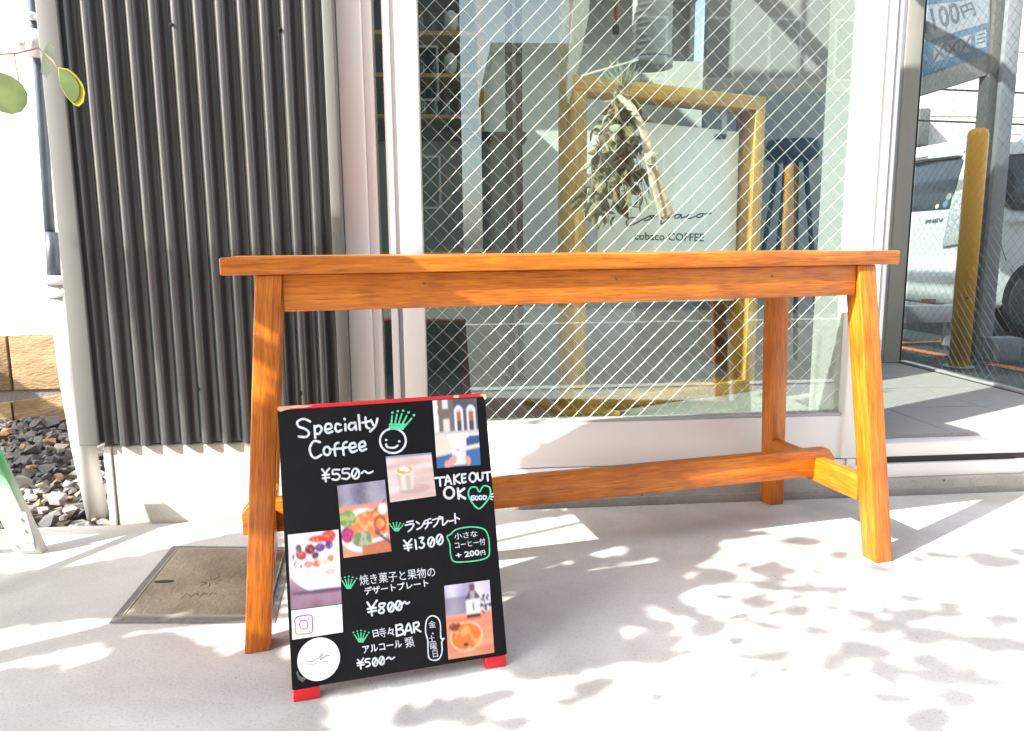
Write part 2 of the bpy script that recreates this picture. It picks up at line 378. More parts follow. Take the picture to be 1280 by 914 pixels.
# corrugated cladding
YS = 2.03
def corrugation():
    x0, x1, pitch, z0, z1 = -.912, -.298, .0530, .222, 2.9
    nseg = int((x1-x0)/pitch*20); vs = []; fs = []
    prof = []
    for i in range(nseg+1):
        x = x0+(x1-x0)*i/nseg; ph = ((x-x0)/pitch+.12) % 1.0
        # rounded trapezoid: crest narrow, trough wide
        c = cos(2*pi*ph); y = YS-.0125*(math.tanh(1.8*c+.05)/.95)
        prof.append((x, y))
    zs = [z0, .6, 1.2, 1.8, z1]
    for z in zs: vs += [(x, y, z) for x, y in prof]
    n = len(prof)
    for j in range(len(zs)-1):
        for i in range(n-1): fs.append((j*n+i, j*n+i+1, (j+1)*n+i+1, (j+1)*n+i))
    # back skin gives the sheet its thickness
    k = len(vs)
    for z in zs: vs += [(x, y+.0012, z) for x, y in prof]
    for j in range(len(zs)-1):
        for i in range(n-1): fs.append((k+j*n+i, k+(j+1)*n+i, k+(j+1)*n+i+1, k+j*n+i+1))
    for i in range(n-1): fs.append((i, k+i, k+i+1, i+1))
    return vs, fs
v, f = corrugation(); sheet = mk('corrugated_cladding', v, f, M['sheet'], B, smooth=True)
sheet.data.set_sharp_from_angle(angle=radians(60))
for (u, vv) in ((214, 30), (349, 36), (247, 487), (375, 492), (214, -300), (349, -300)):
    p = onY(u, vv, YS-.014)
    MB().lathe((0, 0, 0), [(.0055, 0), (.0055, .002), (.0035, .0035), (.0035, .006)], 10)
    mb = MB().tube([p+Vector((0, .012, 0)), p+Vector((0, .003, 0))], .006, 10).tube([p+Vector((0, .003, 0)), p+Vector((0, -.003, 0))], .0038, 6)
    mb.build('screw', M['bolt'], sheet)
box('corner_flashing', (-.977, 2.016, .225), (-.926, 2.06, 2.9), M['trim'], B, .003)
box('flashing_gap', (-.9259, 2.025, .235), (-.9125, 2.06, 2.9), M['trimdark'], B)
box('end_flashing', (-.297, 2.012, .222), (-.2705, 2.06, 2.9), M['trim'], B, .002)
box('backing_wall', (-.985, 2.061, .22), (-.272, 2.16, 2.9), M['inwall'], B)
# foundation block
fb = box('foundation_block', (-.905, 2.036, -.1), (-.272, 2.3, .2185), M['block'], B, .006)
box('lit_corner_strip', (-.9245, 2.032, -.05), (-.906, 2.3, .2185), M['white_wall'], B, .002)  # sunlit chamfer of the block, its brightness put into a whiter colour
box('side_wall', (-.985, 2.17, .225), (-.93, 6.6, 2.9), M['trim'], B)
# left white frames
box('frame_post', (-.270, 2.065, .235), (-.207, 2.16, 2.9), M['alu'], B, .003)
box('frame_post', (-.2068, 2.082, .235), (-.182, 2.16, 2.9), M['alu'], B, .002)
box('frame_post', (-.156, 2.075, .235), (-.137, 2.16, 2.9), M['alu'], B, .002)
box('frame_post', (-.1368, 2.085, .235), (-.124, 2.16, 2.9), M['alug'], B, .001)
wf = box('window_frame_stile', (-.1238, 2.068, .235), (-.064, 2.16, 2.9), M['alu'], B, .003)
box('slit_pane', (-.1815, 2.118, .235), (-.1563, 2.124, 2.9), M['glass'], B)
# show window: pane with a wire mesh cast into it
GX0, GX1, GZ0, GZ1, GY = -.0638, 1.1520, .2365, 2.30, 2.108
pane = box('window_pane', (GX0, GY, GZ0), (GX1, GY+.006, GZ1), M['glass'], B)
def wires(x0, x1, z0, z1, place, r1, r2, s=.0485, n=7):
    mb = MB()
    for sg, rr in ((1, r1), (-1, r2)):
        k0 = x0-sg*(z1 if sg > 0 else z0); lo = min(x0-sg*z0, x0-sg*z1); hi = max(x1-sg*z0, x1-sg*z1)
        k = floor(lo/s)+1
        while k*s < hi:
            c = k*s+(.011 if sg > 0 else .003); k += 1     # x - sg*z = c
            pts = []
            for z in (z0, z1):
                x = c+sg*z
                if x0 <= x <= x1: pts.append((x, z))
            for x in (x0, x1):
                z = (x-c)/sg
                if z0 < z < z1: pts.append((x, z))
            if len(pts) < 2: continue
            pts.sort(); a, b = pts[0], pts[-1]
            if abs(a[0]-b[0]) < .004: continue
            nn = max(2, int(abs(a[0]-b[0])/.05)); P = []
            for i in range(nn+1):
                x = a[0]+(b[0]-a[0])*i/nn; z = a[1]+(b[1]-a[1])*i/nn
                j = 0 if i in (0, nn) else random.uniform(-.0009, .0009)
                P.append(place(x+j, z-j*sg, sg))
            mb.tube(P, rr, n, False)
    return mb
o = wires(GX0+.002, GX1-.002, GZ0+.002, GZ1-.002, lambda x, z, s: (x, GY+.003+.0006*s, z), .00062, .00036).build('wire_mesh', M['wire'], pane, True, 'stuff')
box('window_header', (-.0635, 2.068, 2.302), (1.2600, 2.16, 2.9), M['alu'], B)
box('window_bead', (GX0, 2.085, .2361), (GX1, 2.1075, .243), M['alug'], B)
box('sill_panel', (-.2705, 2.083, .105), (1.170, 2.16, .235), M['alu'], B, .003)
box('sill_rail', (-.2705, 2.079, .0815), (1.170, 2.16, .1025), M['alu'], B, .003)
box('corner_post', (1.1535, 2.072, .1055), (1.2075, 2.15, 2.300), M['alu'], B, .004)
box('corner_post', (1.208, 2.080, .1055), (1.242, 2.15, 2.300), M['alu'], B, .004)
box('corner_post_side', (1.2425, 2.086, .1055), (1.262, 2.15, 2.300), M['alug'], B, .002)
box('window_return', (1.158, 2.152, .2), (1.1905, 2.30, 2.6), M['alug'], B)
# plinth and entrance threshold
box('concrete_step', (-.2715, 2.060, -.1), (1.18, 2.3, .080), M['plinth'], B, .003)
box('concrete_step', (1.1805, 2.056, -.1), (6.0, 2.3, .042), M['plinth'], B, .003)
box('step_joint', (-.27, 2.0560, -.1), (1.18, 2.0598, .016), M['plinth'], B)
box('step_joint', (1.18, 2.0520, -.1), (6.0, 2.0558, .014), M['plinth'], B)
box('threshold_rail', (1.171, 2.075, .0425), (6, 2.3, .083), M['alu'], B, .002)
box('threshold_groove', (1.20, 2.093, .0832), (6, 2.3, .105), M['black'], B)
box('threshold_rail', (1.2, 2.079, .1055), (6, 2.14, .146), M['alu'], B, .003)
box('threshold_rail', (1.171, 2.074, .0835), (1.198, 2.3, .1045), M['alu'], B)
ef = box('porch_floor', (1.19, 2.1405, -.1), (2.24, 3.56, .152), M['plinth'], B)
for i in range(3):
    for j in range(4):
        x0 = 1.192+.35*i; y0 = 2.142+.354*j
        box('floor_tile', (x0+.0015, y0+.0015, .1525), (min(x0+.3485, 2.238), y0+.3525, .158), M['tile'], ef)
# inner jambs at the back of the porch, glass partition on its right
box('door_jamb', (1.9, 3.50, .158), (2.095, 3.56, 2.3), M['alug'], B, .004)
box('door_jamb', (2.0955, 3.49, .158), (2.125, 3.56, 2.3), M['alug'], B, .003)
box('partition_stile', (2.1255, 3.485, .158), (2.205, 3.56, 2.3), M['alub'], B, .004)
box('partition_gasket', (2.2055, 3.488, .158), (2.2145, 3.56, 2.3), M['black'], B)
box('partition_rail', (2.205, 2.05, .1525), (2.240, 3.487, .1690), M['alug'], B, .002)
box('partition_rail', (2.196, 2.05, .1525), (2.2045, 3.487, .160), M['black'], B)
box('partition_header', (2.196, 2.05, 2.3), (2.24, 3.56, 2.6), M['alug'], B)
pp = box('partition_pane', (2.2165, 2.05, .1695), (2.2225, 3.484, 2.299), M['glass2'], B)
wires(2.052, 3.482, .171, 2.297, lambda x, z, s: (2.2195+.0004*s, x, z), .00055, .00055, s=.046, n=5).build('wire_mesh', M['wire_shade'], pp, True, 'stuff')
# room shell
box('room_floor', (-.93, 2.161, -.1), (1.189, 6.6, .200), M['infloor'], B)
box('room_floor', (1.1892, 3.561, -.1), (2.12, 6.6, .200), M['infloor'], B)
box('back_wall', (-.93, 6.6, .2), (2.12, 6.7, 2.9), M['inwall'], B)
box('room_side_wall', (2.07, 3.5615, .2005), (2.12, 6.599, .9), M['inwall'], B)
for yy in (3.5615, 4.55, 5.56, 6.54): box('side_window_post', (2.075, yy, .9005), (2.115, yy+.05, 2.749), M['alu'], B)
for yy in (3.6125, 4.601, 5.611): box('side_window_pane', (2.092, yy, .9005), (2.098, yy+.928, 2.749), M['glass2'], B)
box('ceiling', (-.985, 2.161, 2.75), (2.12, 2.7, 2.9), M['inceil'], B)
box('ceiling', (-.985, 6.0, 2.75), (2.12, 6.7, 2.9), M['inceil'], B)
box('ceiling', (-.985, 2.701, 2.75), (-.6, 5.999, 2.9), M['inceil'], B)
for k in range(4): box('added_skylight_bar', (-.599+k*.89, 2.701, 2.8), (-.56+k*.89, 5.999, 2.88), M['alu'], B)  # skylight added out of view to let more daylight into the room
for k in range(3): box('added_skylight_pane', (-.5595+k*.89, 2.701, 2.83), (-.5995+(k+1)*.89, 5.999, 2.836), M['glass2'], B)
box('porch_ceiling', (1.263, 2.05, 2.62), (2.24, 3.56, 2.74), M['inceil'], B)
box('porch_back_door', (1.19, 3.50, .158), (1.899, 3.54, 2.6), M['alug'], B)
# ------------------------------------------------------------------ pipe on the corner
P = thing('drain_pipe', 'dark conduit running down the corner of the corrugated wall into a wider grey pipe', 'pipe', (-.98, 2.0, .1))
a0 = onY(22, -260, 2.09); a = onY(66, 345, 2.09)
MB().tube([a0+Vector((0, 0, 1)), a0, onY(41.5, 0, 2.09), onY(51, 118, 2.09), a], .0125, 14).build('conduit', M['pipeblue'], P, True)
c0 = onY(66, 290, 2.09); c1 = onY(70, 352, 2.09)
MB().tube([c0+Vector((-.002, 0, 0)), c1+Vector((-.004, 0, 0))], .0165, 14).build('conduit_socket', M['pipeblue'], P, True)
b0 = onY(77, 350, 2.10); b1 = onY(91, 470, 2.10); b2 = onY(104, 556, 2.10)
MB().tube([b0, b1, b2, b2+Vector((.01, .03, -.25))], [.034, .033, .030, .028], 16).build('grey_pipe', M['pipegrey'], P, True)
MB().tube([b0+Vector((0, 0, .012)), b0+Vector((0, 0, -.012))], .040, 16).tube([b0+Vector((0, 0, -.03)), b0+Vector((.002, 0, -.045))], .038, 16).build('pipe_collar', M['clamp'], P, True)
k = onY(43, 56, 2.07)
mb = MB().tube([k+Vector((0, 0, .035)), k+Vector((0, 0, -.03))], [.018, .021], 12).box(k-Vector((.034, .01, .012)), k+Vector((-.012, .012, .016))).tube([k+Vector((-.03, -.012, 0)), k+Vector((-.03, .02, 0))], .006, 8)
mb.tube([k+Vector((0, 0, .075)), k+Vector((0, 0, .058))], .012, 10)
mb.build('pipe_clamp', M['clamp'], P, True)
# ------------------------------------------------------------------ neighbour wall and gravel
W = thing('neighbour_wall', 'white rendered wall on a stained tan block footing at the far left', 'wall', (-2.5, 3.5, 0))
zt = onY(40, 419, 3.5).z
box('render', (-6, 3.5, zt), (-1.0, 3.7, 4), M['white_wall'], W)
xj = onY(13, 460, 3.49).x
box('block', (xj+.004, 3.49, .12), (-1.0, 3.7, zt-.003), M['tan'], W, .004)
box('block', (xj-1.6, 3.486, .12), (xj-.004, 3.7, zt-.003), M['tan'], W, .004)
prism('footing_block', [(xj+.004, 3.47, -.2), (-1.0, 3.47, -.2), (-1.0, 3.47, .19), (xj+.004, 3.47, .07)], (0, 1, 0), .2, M['tan'], W)
prism('footing_block', [(xj-1.6, 3.466, -.2), (xj-.004, 3.466, -.2), (xj-.004, 3.466, .067), (xj-1.6, 3.466, .02)], (0, 1, 0), .2, M['tan'], W)
box('joint_mortar', (xj-1.6, 3.5, -.2), (-1.0, 3.7, zt-.004), M['mortar'], W)
GB = box('gravel_bed', (-6, 2.0305, -.3), (-.925, 3.466, -.03), M['soil'], kind='structure')
def stone_mesh(i):
    rnd = random.Random(i); bm = bmesh.new()
    for k in range(11):
        v = Vector((rnd.gauss(0, 1), rnd.gauss(0, 1), rnd.gauss(0, 1))).normalized()
        bm.verts.new(Vector((v.x*.5, v.y*.38, v.z*.34))*rnd.uniform(.85, 1.1))
    r = bmesh.ops.convex_hull(bm, input=bm.verts)
    bmesh.ops.delete(bm, geom=[g for g in r['geom_interior'] if isinstance(g, bmesh.types.BMVert)], context='VERTS')
    me = bpy.data.meshes.new('stone'); bm.to_mesh(me); bm.free(); me.materials.append(STONES[0]); return me
SM = [stone_mesh(i) for i in range(9)]
cand = []
tries = 0
while len(cand) < 1500 and tries < 60000:
    tries += 1
    x = random.uniform(-2.6, -.95); y = random.uniform(2.06, 3.44)
    if x/y > -.30: continue
    if x/y < -.75: continue
    s = random.choice([.03, .036, .042, .05, .062, .078, .09])*(1.15-.12*(y-2))
    q = Vector((x, y, 0)); ok = True
    for c in cand:
        if abs(c[0].x-x) < .1 and (c[0]-q).length < (c[1]+s)*.33: ok = False; break
    if ok: cand.append((q, s))
cand.sort(key=lambda c: -c[1]/(c[0].y-.5)*(1 if (proj(c[0]) or (-99, 0))[0] > -20 else .01))
rest = MB()
for i, (q, s) in enumerate(cand):
    hgt = random.uniform(-.028, .004)+.02*noise.noise(q*3)
    rot = (random.uniform(-.5, .5), random.uniform(-.5, .5), random.uniform(0, 6.28))
    mi = random.choices([0, 1, 2, 3], [5, 5, 3, 1])[0] if q.y < 2.55 else random.choices([0, 1, 2, 3], [9, 3, 1, 1])[0]
    if i < 295:
        o = bpy.data.objects.new('stone', SM[i % 9]); COL.objects.link(o); o.parent = GB
        o.location = Vector((q.x, q.y, hgt))-Vector(GB.location); o.rotation_euler = rot; o.scale = (s, s, s)
        o.material_slots[0].link = 'OBJECT'; o.material_slots[0].material = STONES[mi]
    else:
        me = SM[i % 9]; Rm = Matrix.LocRotScale(Vector((q.x, q.y, hgt-.005)), __import__('mathutils').Euler(rot), Vector((s, s, s)))
        rest.add([Rm@v.co for v in me.vertices], [tuple(p.vertices) for p in me.polygons])
rest.build('small_stones', STONES[0], GB, kind='stuff')
# ------------------------------------------------------------------ concrete inspection lid
lc = [onZ(221.6, 687.5), onZ(357, 689), onZ(334, 773), onZ(152.5, 773)]
ctr = sum(lc, Vector())/4
LID = thing('inspection_lid', 'square tan concrete drain cover set flush in the pavement beside the left table leg', 'drain cover', (ctr.x, ctr.y, 0))
def grow(ps, k, z): return [Vector((ctr.x+(p.x-ctr.x)*k, ctr.y+(p.y-ctr.y)*k, z)) for p in ps]
o1 = grow(lc, 1.13, .0015); i1 = grow(lc, 1.0, .0015)
mk('lid_surround', o1+i1+grow(lc, 1.13, -.01)+grow(lc, 1.0, -.01), [(0, 1, 5, 4), (1, 2, 6, 5), (2, 3, 7, 6), (3, 0, 4, 7), (4, 5, 13, 12), (5, 6, 14, 13), (6, 7, 15, 14), (7, 4, 12, 15)], M['mortar'], LID)
prism('lid', grow(lc, .972, .0012), (0, 0, 1), .004, M['lid'], LID, .0012)
mk('lid_rim', grow(lc, .992, .006)+grow(lc, .978, .006)+grow(lc, .992, .001)+grow(lc, .978, .001), [(0, 1, 5, 4), (1, 2, 6, 5), (2, 3, 7, 6), (3, 0, 4, 7), (0, 1, 9, 8), (1, 2, 10, 9), (2, 3, 11, 10), (3, 0, 8, 11), (4, 5, 13, 12), (5, 6, 14, 13), (6, 7, 15, 14), (7, 4, 12, 15)], M['alub'], LID)
hp = onZ(205, 727, .0058)
prism('lifting_slot', [hp+Vector((.022*cos(t), .006*sin(t), 0)) for t in [k*pi/6 for k in range(12)]], (0, 0, 1), .0012, M['black'], LID)
fc = onZ(262, 727, .0053)
mb = MB()
for k in range(8):
    a = k*pi/4+.2; d = Vector((cos(a), sin(a), 0)); mb.tube([fc+d*.008, fc+d*.026], .0014, 6)
mb.build('embossed_flower', M['lid'], LID, True); mb = MB()
fc2 = onZ(247, 744, .0053)
for dx in (-.03, -.012, .006, .024):
    mb.tube([fc2+Vector((dx, -.01, 0)), fc2+Vector((dx+.004, .01, 0)), fc2+Vector((dx+.014, .0, 0))], .0012, 6)
mb.build('embossed_mark', M['lid'], LID, True)
# ------------------------------------------------------------------ table
TX, TY, TA = .2738, 1.6934, .1884
te1 = Vector((cos(TA), sin(TA), 0)); te2 = Vector((-sin(TA), cos(TA), 0))
def tp(s, t, z): return Vector((TX, TY, 0))+te1*s+te2*t+Vector((0, 0, z))
T = thing('wooden_table', 'long orange brown wooden table on splayed legs standing before the shop window', 'table', (TX, TY, 0))
# table top: two planks
beam('tabletop_plank', tp(-.7207, -.1005, .7045), tp(.7207, -.1005, .7045), .193, .031, M['wood'], T, bevel=.003)
beam('tabletop_plank', tp(-.7207, .0945, .7045), tp(.7207, .0945, .7045), .193, .031, M['wood'], T, bevel=.003)
beam('apron', tp(-.617, -.172, .6548), tp(.617, -.172, .6548), .022, .067, M['wood'], T)
beam('apron', tp(-.617, .150, .6548), tp(.617, .150, .6548), .022, .067, M['wood'], T)
for s_ in (.035, -.36, .40): MB().tube([tp(s_, -.1826, .668), tp(s_, -.1838, .668)], .0028, 8).build('screw_plug', M['wooddark'], T)
for sx in (-1, 1):
    beam('side_apron', tp(sx*.640, -.142, .6548), tp(sx*.640, .122, .6548), .022, .067, M['wood'], T)
    for sy in (-1, 1):
        tf = -.2195 if sy < 0 else .197; tt = -.1655 if sy < 0 else .146
        beam('leg', tp(sx*.695, tf, 0), tp(sx*.640, tt, .6885), .046, .048, M['wood'], T, up=te2, ends=(0.0, .6885), bevel=.0025)
    beam('cross_rail', tp(sx*.673, -.182, .166), tp(sx*.673, .160, .166), .030, .062, M['wood'], T)
beam('stretcher', tp(-.726, -.01, .1815), tp(.718, -.01, .1815), .034, .068, M['wood'], T, chamf=.022, bevel=.002)
# ------------------------------------------------------------------ menu board (standing sandwich board)
BX, BY, BA, BT, BW, BH, BZ = -.2681, 1.1627, .2067, .2904, .3672, .4642, .02
bw = Vector((cos(BA), sin(BA), 0)); bu = Vector((-sin(BA)*sin(BT), cos(BA)*sin(BT), cos(BT))); bn = bw.cross(bu)*1.0   # faces the viewer
B0 = Vector((BX, BY, BZ))
def bp_(a, b, c=0): return B0+bw*a+bu*b+bn*c
def bd(u, v, c=0): return onP(u, v, B0+bn*c, bn)
MBD = thing('menu_board', 'small black sandwich board with chalk menu and photos standing before the table', 'menu board', (BX+.18, BY+.12, 0))
def slab(name, a0, a1, b0, b1, c0, c1, m, parent=MBD, bevel=0):
    v = [bp_(a, b, c) for c in (c0, c1) for a, b in ((a0, b0), (a1, b0), (a1, b1), (a0, b1))]
    o = mk(name, v, BF, m, parent)
    if bevel: bev(o, bevel)
    return o
panel = slab('board_panel', 0, BW, 0, BH-.004, -.012, 0, M['board'], bevel=.0015)
slab('red_edge', -.001, BW*.995, BH-.0038, BH+.0035, -.020, .0005, M['red'], bevel=.0025)
slab('red_back_panel', .002, BW-.003, .02, BH-.006, -.020, -.0125, M['red'])
slab('foot', .001, .044, -.0195, -.0003, -.024, -.001, M['red'], bevel=.002)
slab('foot', BW-.040, BW-.002, -.0195, -.0003, -.024, -.001, M['red'], bevel=.002)
# worn paint at the top corners
prism('worn_edge', [bd(347, 512, .0002), bd(348, 508.5, .0002), bd(372, 507, .0002), bd(391, 507.2, .0002), bd(382, 509.5, .0002), bd(365, 510.5, .0002), bd(356, 513, .0002), bd(350, 515, .0002)], bn, .0005, M['chip'], MBD)
prism('worn_edge', [bd(566, 495.5, .0002), bd(569, 494, .0002), bd(574, 494.5, .0002), bd(573, 497.5, .0002), bd(568, 497.5, .0002)], bn, .0005, M['chip'], MBD)
prism('worn_edge', [bd(599, 493.5, .0002), bd(607, 492.5, .0002), bd(608, 498, .0002), bd(606, 500, .0002), bd(604, 496, .0002)], bn, .0005, M['chip'], MBD)
prism('chalk_smudge', [bd(370, 841, .0002), bd(372, 838, .0002), bd(374, 845, .0002), bd(383, 848, .0002), bd(378, 853, .0002), bd(373, 849, .0002)], bn, .0003, M['greyink'], MBD)
# rear leg panel of the sandwich board
tB = -.25
bu2 = Vector((-sin(BA)*sin(tB), cos(BA)*sin(tB), cos(tB)))
top = bp_(0, BH, -.022)
def back(a, b, c): return top+bw*a-(-bu2)*0+(Vector((sin(BA)*-sin(.25), cos(BA)*sin(.25), -cos(.25))))*b+Vector((-sin(BA), cos(BA), 0))*c
HB = (top.z)/cos(.25)-.002
mk('rear_panel', [back(a, b, c) for c in (0, .012) for a, b in ((0, .01), (BW, .01), (BW, HB-.02), (0, HB-.02))], BF, M['board'], MBD)
for a in (.0, BW-.04): mk('rear_foot', [back(a+e, b, c) for c in (-.002, .014) for e, b in ((0, HB-.019), (.04, HB-.019), (.04, HB-.001), (0, HB-.001))], BF, M['red'], MBD)

def smooth_line(pts, closed=False, k=5):
    pts = [Vector((p[0], p[1], 0)) for p in pts]
    if len(pts) < 3: return pts
    out = []; n = len(pts); rng = range(n if closed else n-1)
    for i in rng:
        g = lambda j: pts[j % n] if closed else pts[max(0, min(n-1, j))]
        p0, p1, p2, p3 = g(i-1), g(i), g(i+1), g(i+2)
        for q in range(k):
            t = q/k
            out.append(.5*((2*p1)+(-p0+p2)*t+(2*p0-5*p1+4*p2-p3)*t*t+(-p0+3*p1-3*p2+p3)*t**3))
    out.append(pts[0] if closed else pts[-1]); return out
LAYER = [0]
def ribbon(mb, pts, wd, place, curved=True, closed=False):
    """one pen stroke as a raised strip with round ends; pts are picture points"""
    P = smooth_line(pts, closed) if curved else [Vector((p[0], p[1], 0)) for p in pts]
    LAYER[0] = (LAYER[0]+1) % 9; h = .0004+.00006*LAYER[0]; r = wd/2; L = []; Rr = []
    Q = [P[0]]
    for p in P[1:]:
        if (p-Q[-1]).length > .25: Q.append(p)
    P = Q
    if len(P) < 2: P = [P[0], P[0]+Vector((.4, 0, 0))]
    for i, p in enumerate(P):
        a = (p-P[i-1]).normalized() if i else (P[1]-p).normalized()
        b = (P[i+1]-p).normalized() if i < len(P)-1 else a
        d = (a+b)
        d = d.normalized() if d.length > .2 else a
        n = Vector((-d.y, d.x, 0)); kk = 1/max(.6, abs(n.dot(Vector((-a.y, a.x, 0)))))
        L.append(p+n*r*kk); Rr.append(p-n*r*kk)
    d0 = (P[1]-P[0]).normalized(); d1 = (P[-1]-P[-2]).normalized()
    n0 = Vector((-d0.y, d0.x, 0)); n1 = Vector((-d1.y, d1.x, 0))
    cap0 = [P[0]-d0*r*sin(t)-n0*r*cos(t) for t in (pi/5, 2*pi/5, 3*pi/5, 4*pi/5)]
    cap1 = [P[-1]+d1*r*sin(t)+n1*r*cos(t) for t in (pi/5, 2*pi/5, 3*pi/5, 4*pi/5)]
    base = len(mb.v)
    allp = L+Rr+cap0+cap1; n = len(P)
    mb.v += [place(q.x, q.y, h) for q in allp]
    for i in range(n-1): mb.f.append((base+i, base+i+1, base+n+i+1, base+n+i))
    mb.f.append((base+n,)+tuple(base+2*n+j for j in range(4))+(base,))
    mb.f.append((base+n-1,)+tuple(base+2*n+4+j for j in range(4))+(base+2*n-1,))
def strokes(name, sets, wd, m, place, parent, off=(0, 0), sc=1.0, curved=True):
    mb = MB()
    for s in sets:
        c = s[0] == 'c'; pts = s[1:] if c else s
        ribbon(mb, [(off[0]+x/sc, off[1]+y/sc) for x, y in pts], wd, place, curved and len(pts) > 2, c)
    me = bpy.data.meshes.new(name); ctr = sum(mb.v, Vector())/len(mb.v)
    me.from_pydata([v-ctr for v in mb.v], [], mb.f)
    return link(name, me, parent, ctr, m)
def ell(cx, cy, rx, ry, n=10, a0=0): return ['c']+[(cx+rx*cos(a0+2*pi*k/n), cy+ry*sin(a0+2*pi*k/n)) for k in range(n)]
A_ = dict(off=(340, 480), sc=4.572); B_ = dict(off=(480, 480), sc=4.572); C_ = dict(off=(480, 640), sc=4.35); D_ = dict(off=(340, 670), sc=4.156)
def chalk(name, sets, k, wd=2.6, m=None): return strokes(name, sets, wd, m or M['chalk'], bd, MBD, k['off'], k['sc'])
chalk('chalk_lettering', [[(218, 215), (182, 200), (146, 216), (152, 243), (190, 258), (212, 280), (195, 303), (152, 300)],
    [(243, 240), (247, 308)], [(245, 252), (268, 238), (284, 256), (270, 284), (248, 284)],
    [(306, 262), (338, 252), (334, 230), (310, 232), (303, 262), (318, 280), (345, 272)],
    [(392, 234), (370, 228), (361, 252), (374, 273), (396, 264)], [(419, 230), (420, 266)], [(414, 200), (416, 204)],
    [(472, 224), (447, 226), (438, 250), (455, 262), (474, 246)], [(475, 220), (481, 262)], [(495, 178), (503, 262)],
    [(534, 192), (539, 243), (556, 254)], [(515, 222), (560, 212)], [(565, 206), (580, 236)], [(603, 198), (590, 242), (560, 272)]], A_, 2.9)
chalk('chalk_lettering', [[(274, 333), (240, 327), (216, 365), (225, 408), (250, 423), (282, 405)], ell(314, 383, 19, 24),
    [(380, 336), (362, 345), (358, 375), (362, 410)], [(340, 375), (385, 368)], [(427, 331), (409, 342), (406, 370), (410, 405)], [(388, 370), (432, 362)],
    [(445, 368), (478, 358), (470, 338), (448, 345), (443, 370), (458, 390), (485, 380)], [(501, 362), (532, 352), (525, 330), (503, 338), (498, 362), (512, 382), (538, 372)]], A_, 2.9)
chalk('chalk_lettering', [[(285, 487), (305, 515)], [(328, 483), (305, 515), (308, 558)], [(288, 522), (326, 518)], [(290, 540), (328, 535)],
    [(385, 490), (350, 492), (348, 515), (374, 514), (388, 530), (372, 548), (345, 545)], [(442, 485), (407, 487), (405, 510), (431, 509), (445, 525), (429, 543), (402, 540)],
    ell(478, 513, 21, 29), [(466, 536), (492, 492)], [(513, 510), (528, 498), (550, 510), (576, 500)]], A_, 2.4)
chalk('smiley_drawing', [ell(691, 325, 74, 70, 14), [(651, 320), (654, 321)], [(726, 328), (729, 329)], [(652, 345), (662, 362), (700, 364), (718, 352)]], A_, 2.6)
def crown(cx, cy, wb, wt, h, k, wd, lean=0, dot=None):
    """a little crown: five tapering prongs rising from a narrow solid base, a dot over each tip"""
    A = []; D = []
    for j in range(5):
        f = (j-2)/2; bx = cx+f*wb*.42; tx = cx+f*wt+lean; ty = cy-h*(.92-.20*abs(f)**1.5)+lean*.25*f
        A.append([(bx, cy), (bx*.4+tx*.6, cy*.4+ty*.6), (tx, ty)]); D.append([(tx+(tx-bx)*.24, ty-h*.20), (tx+(tx-bx)*.24+1, ty-h*.20)])
    chalk('crown_drawing', A, k, wd, M['green']); chalk('crown_drawing', [[(cx-wb*.5, cy-h*.12), (cx+wb*.5, cy-h*.12)], [(cx-wb*.42, cy), (cx+wb*.42, cy)], [(cx-wb*.5, cy-h*.26), (cx+wb*.55, cy-h*.26)]], k, wd*1.3, M['green'])
    chalk('crown_drawing', D, k, (dot or wd)*1.0, M['green'])
crown(714, 256, 80, 56, 92, A_, 2.1, 28, 3.0)
def crown2(cx, cy, k, w=34, h=62): crown(cx, cy+h*.38, w*.7, w*1.0, h*.66, k, 1.4, 0, 1.9)
crown2(72, 815, B_); crown2(398, 240, D_, 34, 82); crown2(462, 520, D_, 34, 80)
chalk('chalk_lettering', [[(292, 538), (345, 533)], [(318, 535), (322, 582)], [(350, 578), (363, 525), (385, 572)], [(355, 558), (380, 554)], [(400, 520), (403, 572)], [(430, 515), (404, 543), (435, 568)],
    [(445, 518), (448, 562), (468, 559)], [(445, 518), (466, 515)], [(446, 540), (464, 537)], ell(507, 534, 19, 26), [(534, 510), (537, 540), (550, 551), (563, 540), (562, 508)], [(569, 508), (608, 504)], [(590, 507), (594, 553)]], B_, 2.5)
chalk('chalk_lettering', [ell(372, 622, 28, 32), [(422, 597), (427, 655)], [(458, 598), (428, 628), (464, 655)]], B_, 3.0)
chalk('heart_drawing', [['c', (545, 617), (528, 592), (495, 594), (482, 630), (505, 680), (542, 713), (580, 680), (607, 635), (603, 592), (568, 584)]], B_, 2.0, M['green'])
chalk('chalk_lettering', [[(516, 640), (502, 642), (499, 655), (508, 664), (518, 656), (510, 651)], ell(530, 652, 8, 11), ell(551, 650, 8, 11), [(567, 640), (569, 660), (582, 655), (584, 642), (567, 639)],
    [(612, 632), (622, 627)], [(611, 645), (624, 644)], [(610, 657), (618, 661)]], B_, 1.7)
chalk('chalk_lettering', [[(130, 790), (165, 783)], [(122, 808), (168, 800), (160, 825), (138, 844)], [(185, 788), (200, 799)], [(188, 832), (213, 818), (230, 790)],
    [(232, 784), (266, 770)], [(225, 801), (272, 792)], [(250, 778), (250, 806), (236, 828)], [(277, 778), (310, 769), (303, 796), (284, 817)], ell(320, 765, 6, 7, 8),
    [(335, 762), (338, 806), (366, 781)], [(374, 785), (396, 780)], [(405, 742), (408, 797)], [(408, 762), (430, 772)]], B_, 1.9)
